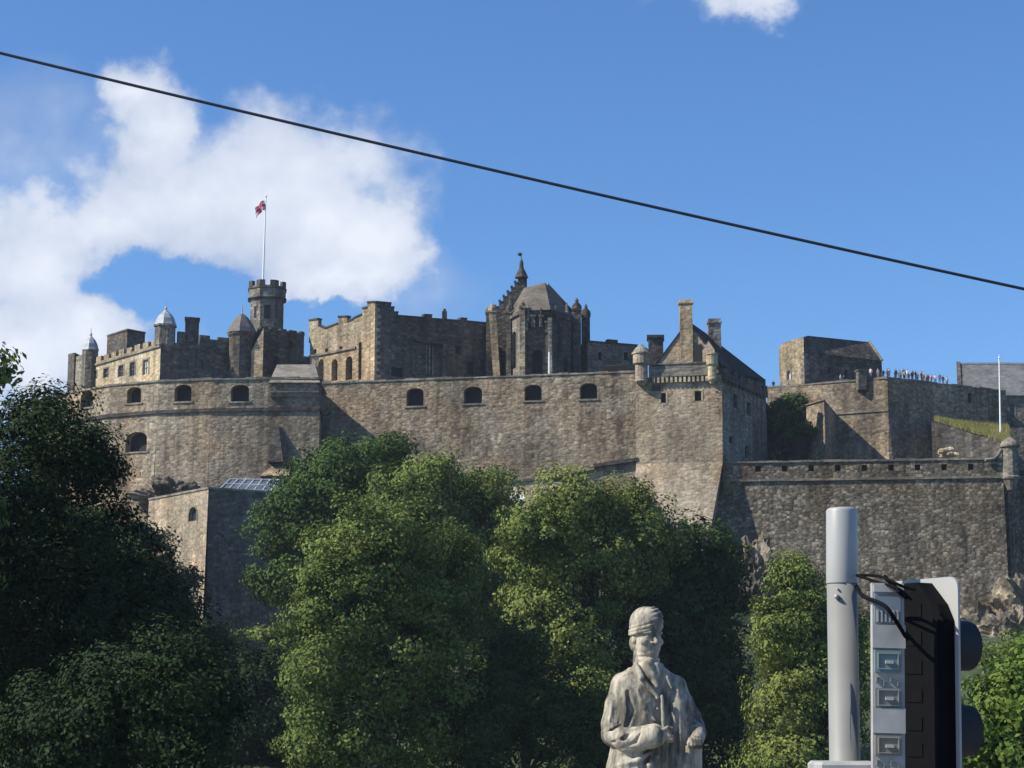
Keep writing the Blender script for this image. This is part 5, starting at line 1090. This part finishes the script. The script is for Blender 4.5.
def statue():
    Y0 = 14.8; U = Y0 / diry(700); base = P(650, 953, Y0)
    t = thing('statue', 'weathered pale stone statue of a standing man in wrapped cap and long open coat', 'statue', base)
    m, N, L, b = new_mat('weathered_marble'); b.inputs['Roughness'].default_value = .85
    g = N.new('ShaderNodeTexCoord'); n = N.new('ShaderNodeTexNoise'); mpv = N.new('ShaderNodeVectorMath'); mpv.operation = 'MULTIPLY'; mpv.inputs[1].default_value = (1.6, 1.6, .45); L.new(g.outputs['Object'], mpv.inputs[0]); L.new(mpv.outputs[0], n.inputs['Vector']); n.inputs['Scale'].default_value = 5.5; n.inputs['Detail'].default_value = 8; n.inputs['Roughness'].default_value = .7
    r = N.new('ShaderNodeValToRGB'); L.new(n.outputs[0], r.inputs[0]); r.color_ramp.elements[0].position = .40; r.color_ramp.elements[1].position = .60
    r.color_ramp.elements[0].color = (.09, .08, .062, 1); r.color_ramp.elements[1].color = (.47, .42, .315, 1); L.new(r.outputs[0], b.inputs['Base Color'])
    bp = N.new('ShaderNodeBump'); bp.inputs['Distance'].default_value = .012; L.new(n.outputs[0], bp.inputs['Height']); L.new(bp.outputs[0], b.inputs['Normal'])
    S = Sculpt((596, -58, -960), (716, 34, -600), .9)
    # waistcoat, coat halves
    S.loft([(651, 885, 0, 34, 22), (651, 800, 0, 33, 19), (652, 768, 0, 30, 17), (653, 735, 0, 27, 16), (653, 700, 0, 28, 16), (653, 685, 0, 29, 14), (652, 674, 0, 22, 12), (651, 665, 0, 13, 10), (650, 660, 0, 11, 10)])
    S.loft([(633, 890, -2, 29, 29), (633, 830, -2, 28, 28), (634, 768, -3, 26, 25), (637, 742, -3, 22, 23), (638, 705, -3, 22, 21), (637, 688, -1, 20, 17), (637, 677, 0, 15, 12), (640, 669, 0, 8, 8)], k=1.5, exp=2.5)
    S.loft([(683, 890, -1, 20, 26), (681, 830, -1, 17, 25), (680, 768, -2, 14, 23), (680, 735, -2, 12, 21), (679, 705, -2, 12, 19), (676, 690, 0, 12, 15), (671, 680, 0, 11, 11), (665, 672, 0, 7, 8)], k=1.5, exp=2.5)
    S.ell((625, 685.5, 0), (10.5, 12, 11), k=5); S.ell((680, 687, 0), (10, 11, 10), k=5)
    # deep opening of the coat
    S.chain([(669, 676, -16), (670, 700, -24), (670.5, 740, -27), (669, 800, -29), (668, 885, -30)], [3, 5.2, 6, 6.5, 7], k=1, cut=True)
    S.chain([(660, 698, -22), (661, 735, -25), (658, 800, -28), (656, 885, -30)], [1.6, 2.2, 2.4, 2.6]); S.chain([(677.5, 692, -17), (678, 735, -23), (677, 800, -26), (677, 885, -27)], [1.6, 2.0, 2.2, 2.4])
    # sleeve across the waist
    S.chain([(623, 686, 0), (617, 706, -1), (613.5, 726, -3), (614, 737, -6)], [9, 9.5, 10.5, 11], k=3)
    S.chain([(614, 737, -6), (624, 741, -20), (636, 742, -29), (645, 738.5, -34)], [12, 12, 11, 10.5], k=2); S.chain([(642, 739, -32), (648, 737.5, -35)], [12.2, 12.2], k=.8)
    S.chain([(648, 737, -35), (656, 736, -38)], [6.5, 6], k=1); S.ell((659.5, 736, -38), (7.5, 5.5, 6.5), k=1)
    for dy in (-4.8, -1.6, 1.6, 4.6): S.chain([(661, 736 + dy, -42.5), (665.5 - abs(dy) * .2, 736.6 + dy, -43), (667 - abs(dy) * .2, 738 + dy, -38), (662, 738.5 + dy, -35)], [1.9, 1.9, 1.7, 1.5], k=.4)
    S.chain([(655, 732.5, -41), (660, 729.2, -44), (665, 730.4, -44)], [2.2, 2.0, 1.7], k=.5)
    # second arm and hand with gathered cloth
    S.chain([(681, 688, 0), (689, 705, 1), (696, 719, -1), (698, 728, -5)], [8.5, 8.5, 8.5, 8.5], k=3)
    S.chain([(698, 728, -4), (698, 735, -14), (694, 742, -24)], [9, 8.5, 7], k=1.5); S.ell((691, 744.5, -29), (5.5, 5.5, 6.5), k=1)
    for dx in (-4.6, -1.6, 1.4, 4.2): S.chain([(691 + dx, 741.5, -34), (691 + dx, 747, -36), (692 + dx, 750, -32)], [1.8, 1.8, 1.5], k=.4)
    S.chain([(686, 741, -31), (683.5, 745, -34), (684.5, 749, -34)], [2, 1.9, 1.6], k=.5)
    for k_, (x, w_) in enumerate(((686, 4), (691, 4.6), (697, 4))): S.chain([(x, 750, -26 + k_ * 4), (x + .5, 778, -23 + k_ * 5), (x - 1, 820, -20 + k_ * 5)], [w_, w_ * 1.15, w_], k=1)
    # lapels, neckcloth
    S.chain([(637, 666, -9), (641, 680, -17.5), (656, 699, -21)], [2.6, 2.8, 1.8], k=1.5); S.chain([(663, 667, -8), (667, 680, -13.5), (671, 690, -16.5)], [2.4, 2.6, 2], k=1.5)
    S.ell((651, 661, -1), (12.4, 12.4, 4.5), k=1); S.ell((650.5, 656, 0), (12, 12, 3.5), k=1); S.ell((652, 667, -2), (13, 12, 4.5), k=1)
    S.ell((633, 708, -26), (8.5, 5.5, 19), k=2.5, cut=True); S.ell((685, 712, -23), (4, 4.5, 15), k=2, cut=True); S.chain([(648, 667, -11), (652, 677, -14.5), (656, 688, -18)], [6.5, 5.2, 2.6], k=1.5); S.chain([(657, 668, -11), (658, 676, -14)], [4.5, 3.4], k=1.5)
    for py in (700, 711, 722): S.ell((655.5, py, -21.5), (1.8, 1.8, 1.8), k=.3)
    # folds raised and cut
    up = [([(618, 692, -8), (622, 708, -13), (616, 724, -14)], 2.6), ([(613, 702, -9), (610, 722, -12), (612, 738, -13)], 2.2), ([(612, 733, -15), (624, 732, -27), (638, 729, -36)], 2.6), ([(610, 745, -13), (622, 751, -25), (637, 750, -34)], 3),
          ([(620, 762, -22), (613, 800, -26), (606, 880, -30)], 4.5), ([(634, 764, -26), (631, 800, -30), (627, 880, -34)], 4), ([(648, 755, -27), (648, 800, -31), (646, 880, -34)], 3.6), ([(646, 754, -28), (634, 762, -28), (616, 767, -22)], 3.4), ([(655, 757, -26), (644, 768, -30), (636, 786, -31)], 3),
          ([(686, 762, -21), (691, 800, -25), (697, 880, -27)], 4), ([(690, 696, -9), (693, 712, -9), (701, 722, -8)], 2.2), ([(683, 700, -16), (685, 718, -18), (692, 730, -16)], 2.4), ([(636, 692, -19), (642, 710, -23), (652, 722, -24)], 2)]
    for p_, r_ in up: S.chain(p_, [r_ * .6, r_, r_ * .7], k=1.6)
    cut = [([(626, 694, -18), (629, 712, -23), (624, 729, -22)], 3.4), ([(633, 690, -22), (636, 708, -26), (633, 728, -28)], 2.4), ([(612, 696, -12), (612, 712, -15), (609, 730, -16)], 1.8), ([(610, 744, -19), (620, 740, -31), (628, 732, -36)], 1.8), ([(620, 749, -30), (629, 744, -38.5), (634, 735, -40)], 1.7), ([(604, 736, -10), (612, 732, -17), (622, 726, -17)], 1.7), ([(641, 752, -33), (628, 757, -31), (612, 757, -22)], 3.4),
           ([(627, 766, -29), (622, 800, -33), (616, 880, -37)], 2.6), ([(641, 768, -32), (640, 800, -35), (637, 880, -39)], 2.4), ([(687, 696, -16), (689, 714, -17), (695, 726, -15)], 1.8), ([(697, 712, -10), (700, 722, -12), (704, 730, -10)], 1.4), ([(645, 700, -26), (648, 716, -27), (648, 730, -28)], 1.6)]
    for p_, r_ in cut: S.chain([(q[0], q[1], q[2] + .4) for q in p_], [r_ * .6, r_ * 1.3, r_ * .7], k=.8, cut=True)
    # legs and shoes, rock support behind
    for x in (636, 668): S.chain([(x, 870, 0), (x, 905, 2), (x, 935, 1), (x, 946, 0)], [11, 10.5, 8, 7], k=1.5); S.ell((x, 947, -10), (7.5, 16, 6), k=1.5)
    S.ell((652, 925, 14), (16, 10, 34), k=2)
    # head turned to the viewer's right
    rot = np.array(Matrix.Rotation(R(17), 3, 'Z') @ Matrix.Rotation(R(3), 3, 'X')); hc = np.array((650.5, -1, -637.5))
    def hp(x, y, z): q = hc + rot @ (np.array((x, y, z), float) * (1.03, 1.0, .98)); return (q[0], -q[2], q[1])
    def he(x, y, z, a, b_, c_, k=2.0, cut=False): S.ell(hp(x, y, z), (a * 1.04, b_ * 1.02, c_), rot, k, cut)
    def ht(pts, rad, k=1.0, cut=False): S.chain([hp(*p) for p in pts], rad, k, cut)
    ht([(0, 3, -8), (0, 4, -26)], [10.5, 12], 3)
    he(0, 2, 6, 13.8, 17, 17); he(0, -2.5, -5, 12.2, 12.5, 13.5, 3); he(0, -4.5, -12, 10.6, 9.5, 7.5, 3); he(0, -10.5, -16.5, 5, 4.5, 3.6, 2)
    for s_ in (-1, 1):
        he(s_ * 5.6, -15.5, .8, 3.8, 2.8, 2.3, 1.2, True)                # eye sockets
        he(s_ * 5.4, -12.8, .6, 2.6, 2.0, 1.7, .4); he(s_ * 7.6, -10.2, -5, 4.6, 4, 4.2, 1.5); he(s_ * 13.4, 2.5, -2, 1.8, 3.6, 5, .8)
        he(s_ * 10.5, 8, -7, 3.6, 6, 8.5, 2)
    ht([(-9.5, -11.8, 4.2), (-4.6, -14.8, 4.9), (0, -14.2, 4), (4.6, -14.8, 4.9), (9.5, -11.8, 4.2)], [1.3, 1.7, 1.4, 1.7, 1.3], .8)
    ht([(0, -13.6, 3.4), (0, -16.6, -1.5), (0, -19, -5.2)], [1.5, 1.9, 2.5], .8); he(-2.5, -15.8, -5.8, 1.8, 1.9, 1.5, .5); he(2.5, -15.8, -5.8, 1.8, 1.9, 1.5, .5)
    ht([(-4.6, -12.6, -11), (0, -14.6, -10.6), (4.6, -12.6, -11)], [.8, 1.3, .8], .4); ht([(-4, -13.4, -12.1), (0, -15.6, -11.9), (4, -13.4, -12.1)], [.5, .7, .5], .3, True); ht([(-3.6, -12.8, -13.2), (0, -14.6, -13.4), (3.6, -12.8, -13.2)], [.9, 1.5, .9], .4)
    S.mesh('figure', m, t, U, .0025)
    K = Sculpt((618, -34, -656), (682, 34, -592), .7)
    K.ell(hp(0, 2, 14), (16.4, 18.6, 17.5), rot)
    for z, tl, r_, w_ in ((6.5, 13, 15.8, 2.2), (11, 18, 16.2, 2.2), (15.5, 21, 15.8, 2.2), (20, 20, 14.2, 2.1), (24.5, 17, 11.4, 2.0), (28, 12, 7.6, 1.9)):
        q = rot @ np.array(Matrix.Rotation(R(-tl), 3, 'Y') @ Matrix.Rotation(R(-8), 3, 'X')); K.ring(hp(0, 2.5, z), r_, w_, q, .3)
    K.mesh('cap', m, t, U, .0015)
    t.rotation_euler = (0, 0, R(9)); t.scale = (1, 1, .973)
    pd = MB(); bz = (0.06 - base.z) / .973
    for hw, z0, z1 in ((.95, bz, bz + .22), (.78, bz + .22, bz + .36), (.62, bz + .36, -.32), (.70, -.32, -.24), (.76, -.24, -.14), (.55, -.14, 0)): pd.box((0, 0, (z0 + z1) / 2), (hw, hw, (z1 - z0) / 2))
    pe = bpy.data.meshes.new('pedestal'); pe.from_pydata(pd.v, [], pd.f); pe.materials.append(m); po = bpy.data.objects.new('pedestal', pe); C.objects.link(po); po.parent = t
statue()

# ------------------------------------------------------------------ signal pole and traffic signal
def street_stuff():
    grey = plain('galvanised_paint', (.22, .217, .20), .5, 0, .08, 6); wcap = plain('pale_cap', (.33, .327, .31), .4, 0, .04, 6)
    blk = plain('black_plastic', (.0045, .0045, .005), .7, 0, .2, 20); blk.node_tree.nodes['Principled BSDF'].inputs['Specular IOR Level'].default_value = .08; pale = plain('pale_grey_plastic', (.34, .335, .315), .6, 0, .22, 9)
    Yp = 6.6; c = P(842.5, 640, Yp); r = M(15.5, Yp)
    t = thing('signal_pole', 'grey round steel signal pole with lighter cap, left of the traffic signal', 'pole', (c.x, Yp, .06))
    zc = Z(583, Yp); zt = Z(508, Yp); ln = .012  # slight lean outwards
    m = MB(); m.tube([(c.x - .052, Yp, .06), (c.x + .004, Yp, zc)], r * .96, 40); build('shaft', m, grey, t, smooth=False)
    m = MB(); m.tube([(c.x + .004, Yp, zc - .003), (c.x + .004, Yp, zc), (c.x + .010, Yp, zt - .012), (c.x + .010, Yp, zt - .004), (c.x + .010, Yp, zt)], [r * .99, r * 1.0, r * .99, r * .93, r * .80], 40); build('cap', m, wcap, t, smooth=False)
    for x, y in ((836.5, 596.5), (837.5, 589)):
        m = MB(); q = P(x, y, Yp - r * .93); m.ellipsoid(q, (.009 if y > 590 else .004,) * 3, nu=10, nv=7); build('bolt', m, wcap, t, smooth=True)
    for o in t.children:
        for pl in o.data.polygons: pl.use_smooth = abs(pl.normal.z) < .9
    # --- traffic signal
    th = R(67); f = Vector((math.sin(th), math.cos(th), 0)); w = Vector((math.cos(th), -math.sin(th), 0)); up = Vector((0, 0, 1))
    Ys = 6.6; ctr = P(920, 690, Ys); zt = Z(579, Ys)
    s = thing('traffic_signal', 'black traffic signal head seen from behind with pale backing board and round hoods', 'traffic signal', (ctr.x, Ys, Z(768, Ys) - .25))
    def pt(u, d, z): q = ctr + w * u + f * d; return Vector((q.x, q.y, z))
    zb = Z(860, Ys); hw = .205
    # backing board with rounded corners
    m = MB(); rad = .045; ring = []
    for cx, cz, a0 in ((hw - rad, zt - rad, 0), (-hw + rad, zt - rad, 90), (-hw + rad, zb + rad, 180), (hw - rad, zb + rad, 270)):
        for k in range(7): a = R(a0 + 15 * k); ring.append((cx + rad * math.cos(a), cz + rad * math.sin(a)))
    n = len(ring); m.add([pt(u, -.004, z) for u, z in ring] + [pt(u, .004, z) for u, z in ring], [tuple(range(n)), tuple(range(2 * n - 1, n - 1, -1))] + [(i, (i + 1) % n, n + (i + 1) % n, n + i) for i in range(n)]); build('backing_board', m, plain('pale_board', (.36, .355, .335), .45, 0, .05, 6), s)
    # housing with chamfered shoulder
    m = MB(); z1 = Z(584, Ys); z2 = Z(622, Ys)
    prof = [(-.10, zb + .03), (.185, zb + .03), (.185, z2), (.15, Z(606, Ys)), (.06, z1), (-.10, z1)]
    k = len(prof)
    def sect(d, s_): return [pt(u * s_, d, z) for u, z in prof]
    m.add(sect(-.005, 1) + sect(-.05, 1) + sect(-.065, .93), [tuple(range(k))] + [(i, (i + 1) % k, k + (i + 1) % k, k + i) for i in range(k)] + [(k + i, k + (i + 1) % k, 2 * k + (i + 1) % k, 2 * k + i) for i in range(k)] + [tuple(range(2 * k, 3 * k))]); ho = build('housing', m, blk, s)
    for y in (612, 640, 668, 696, 724, 750):
        m = MB(); q = pt(.04, -.066, Z(y, Ys)); m.box(q, (.045, .0025, .022), -th); build('rear_moulding', m, blk, ho)
    # hoods
    hoodm = plain('dull_black_hood', (.022, .023, .026), .75, 0, .2, 20)
    for y in (644, 729.5):
        m = MB(); z = Z(y, Ys); R0 = M(24.5, Ys); n = 28; vs = []
        for j, (d, rr) in enumerate(((.004, R0 * .98), (.10, R0), (.183, R0 * 1.0), (.183, R0 * .93), (.02, R0 * .9))):
            for q in range(n): a = 2 * math.pi * q / n; dd = d; p = ctr + w * (rr * math.cos(a)) + f * dd; vs.append((p.x, p.y, z + rr * math.sin(a)))
        m.add(vs, [(j * n + q, j * n + (q + 1) % n, (j + 1) * n + (q + 1) % n, (j + 1) * n + q) for j in range(4) for q in range(n)] + [tuple(range(4 * n, 5 * n))]); build('hood', m, hoodm, s, smooth=False)
    m = MB(); a = pt(-.05, -.03, Z(850, Ys)); m.tube([a, (c.x + r * .8, Yp, Z(850, Yp))], .02, 8); m.tube([pt(-.1, -.03, Z(765, Ys)), (c.x + r * .8, Yp, Z(775, Yp))], .018, 8); build('bracket', m, blk, s)
    # --- rear of the second head: moulded pale panels
    Yr = 6.35
    g = thing('pedestrian_signal', 'pale grey back of narrow signal head with square moulded panels, right of grey pole', 'traffic signal', P(883, 768, Yr) - Vector((0, 0, .3)))
    bo = MB()
    def rect(x0, x1, y0, y1, d0, d1): a = P(x0, 690, Yr); b_ = P(x1, 690, Yr); a.z = Z(y1, Yr); b_.z = Z(y0, Yr); bo.add([(a.x, Yr + d0, a.z), (b_.x, Yr + d0, a.z), (b_.x, Yr + d0, b_.z), (a.x, Yr + d0, b_.z), (a.x, Yr + d1, a.z), (b_.x, Yr + d1, a.z), (b_.x, Yr + d1, b_.z), (a.x, Yr + d1, b_.z)], [(0, 1, 2, 3), (7, 6, 5, 4), (0, 4, 5, 1), (1, 5, 6, 2), (2, 6, 7, 3), (3, 7, 4, 0)])
    rect(868, 900, 583, 860, 0, .035); rect(867.5, 900.5, 625, 648, -.012, 0); rect(867.5, 900, 708, 733, -.012, 0); rect(869, 899, 585, 592, -.01, 0)
    build('casing', bo, pale, g)
    teal = plain('teal_plastic', (.13, .20, .20), .6); gp = plain('grey_plastic', (.17, .17, .155), .6); br = plain('brown_grey_plastic', (.20, .17, .13), .6); blu = plain('blue_grey_plastic', (.17, .21, .25), .6); rim = plain('dull_rim', (.25, .26, .24), .6)
    for (x0, x1, y0, y1), mt in (((870, 896, 650, 672), teal), ((870, 896, 688, 707), gp), ((870, 896, 735, 755), br)):
        bo = MB(); rect(x0, x1, y0, y1, -.010, 0); o = build('square_panel', bo, mt, g)
        bo = MB(); xm, ym = (x0 + x1) / 2, (y0 + y1) / 2
        for q in (10.5,): 
            hh = q * .78
            rect(xm - q, xm + q, ym - hh, ym - hh + 1, -.015, -.010); rect(xm - q, xm + q, ym + hh - 1, ym + hh, -.015, -.010); rect(xm - q, xm - q + 1, ym - hh + 1, ym + hh - 1, -.015, -.010); rect(xm + q - 1, xm + q, ym - hh + 1, ym + hh - 1, -.015, -.010)
        build('moulding', bo, rim, o); bo = MB(); rect(xm - 3, xm + 5, ym - .5, ym + 2.5, -.02, -.010); build('button', bo, pale, o)
    bo = MB(); rect(870, 896, 595, 623, -.006, 0); o = build('slatted_panel', bo, blu, g); bo = MB()
    for i in range(6): rect(872 + i * 4, 873.6 + i * 4, 610, 622, -.012, -.006)
    build('slat', bo, pale, o)
    for y in (680, 763):
        bo = MB()
        for dx in (871, 878, 885, 892):
            yy = y + (2 if dx in (878, 892) else -2); rect(dx, dx + 4, yy - 1, yy, -.012, 0); rect(dx, dx + 1.2, yy, yy + 4, -.012, 0)
        build('connector', bo, gp, g)
    # cables looping from the pole to the housing
    for pts, r_ in (([(850, 577, 6.55), (868, 577, 6.45), (882, 581, 6.32), (895, 587, 6.3), (908, 590, 6.4)], .005), ([(850, 588, 6.58), (857, 598, 6.4), (878, 607, 6.28), (890, 622, 6.28), (902, 640, 6.35)], .007), ([(850, 577, 6.55), (872, 584, 6.4), (892, 590, 6.28), (905, 600, 6.35)], .005), ([(878, 578, 6.4), (893, 593, 6.28), (900, 598, 6.35)], .008)):
        m = MB(); P4 = [P(*p) for p in pts]; sm = []
        for i in range(len(P4) - 1):
            p0, p1, p2, p3 = P4[max(i - 1, 0)], P4[i], P4[i + 1], P4[min(i + 2, len(P4) - 1)]
            for k in range(6): u = k / 6; sm.append(.5 * ((2 * p1) + (p2 - p0) * u + (2 * p0 - 5 * p1 + 4 * p2 - p3) * u * u + (3 * p1 - p0 - 3 * p2 + p3) * u ** 3))
        m.tube(sm + [P4[-1]], r_, 8); build('cable', m, blk, s)
    s.rotation_euler = (0, R(1.5), 0); g.rotation_euler = (0, R(1.6), 0)
    # rounded pale cover at the foot of the pole's visible part
    q = thing('push_button_cover', 'rounded pale cover clamped low on the grey pole at the bottom edge', 'cover', P(838, 800, 6.45))
    m = MB(); a = P(849, 762, 6.42)
    m.prism([(a.x - .11, 6.46), (a.x - .09, 6.42), (a.x + .08, 6.42), (a.x + .10, 6.46), (a.x + .10, 6.60), (a.x - .11, 6.60)], a.z - .35, a.z - .01); m.prism([(a.x - .11, 6.46), (a.x - .09, 6.42), (a.x + .08, 6.42), (a.x + .10, 6.46), (a.x + .10, 6.60), (a.x - .11, 6.60)], a.z - .01, a.z, top=[(a.x - .10, 6.47), (a.x - .085, 6.43), (a.x + .075, 6.43), (a.x + .09, 6.47), (a.x + .09, 6.59), (a.x - .10, 6.59)]); build('cover', m, pale, q)
street_stuff()

def wire():
    Y = 11.0; a, b = P(0, 53, Y), P(1024, 289, Y); m = MB(); pts = []
    for i in range(-14, 55):
        u = i / 40; p = a.lerp(b, u); sag = .022 * (1 - (2 * u - 1) ** 2) ; pts.append(p - Vector((0, 0, sag)))
    m.tube(pts, .0095, 8); tag(build('overhead_wire', m, plain('wire_rubber', (.010, .014, .028), .6)), 'dark overhead cable sloping down across the sky from upper left to right', 'cable')
wire()
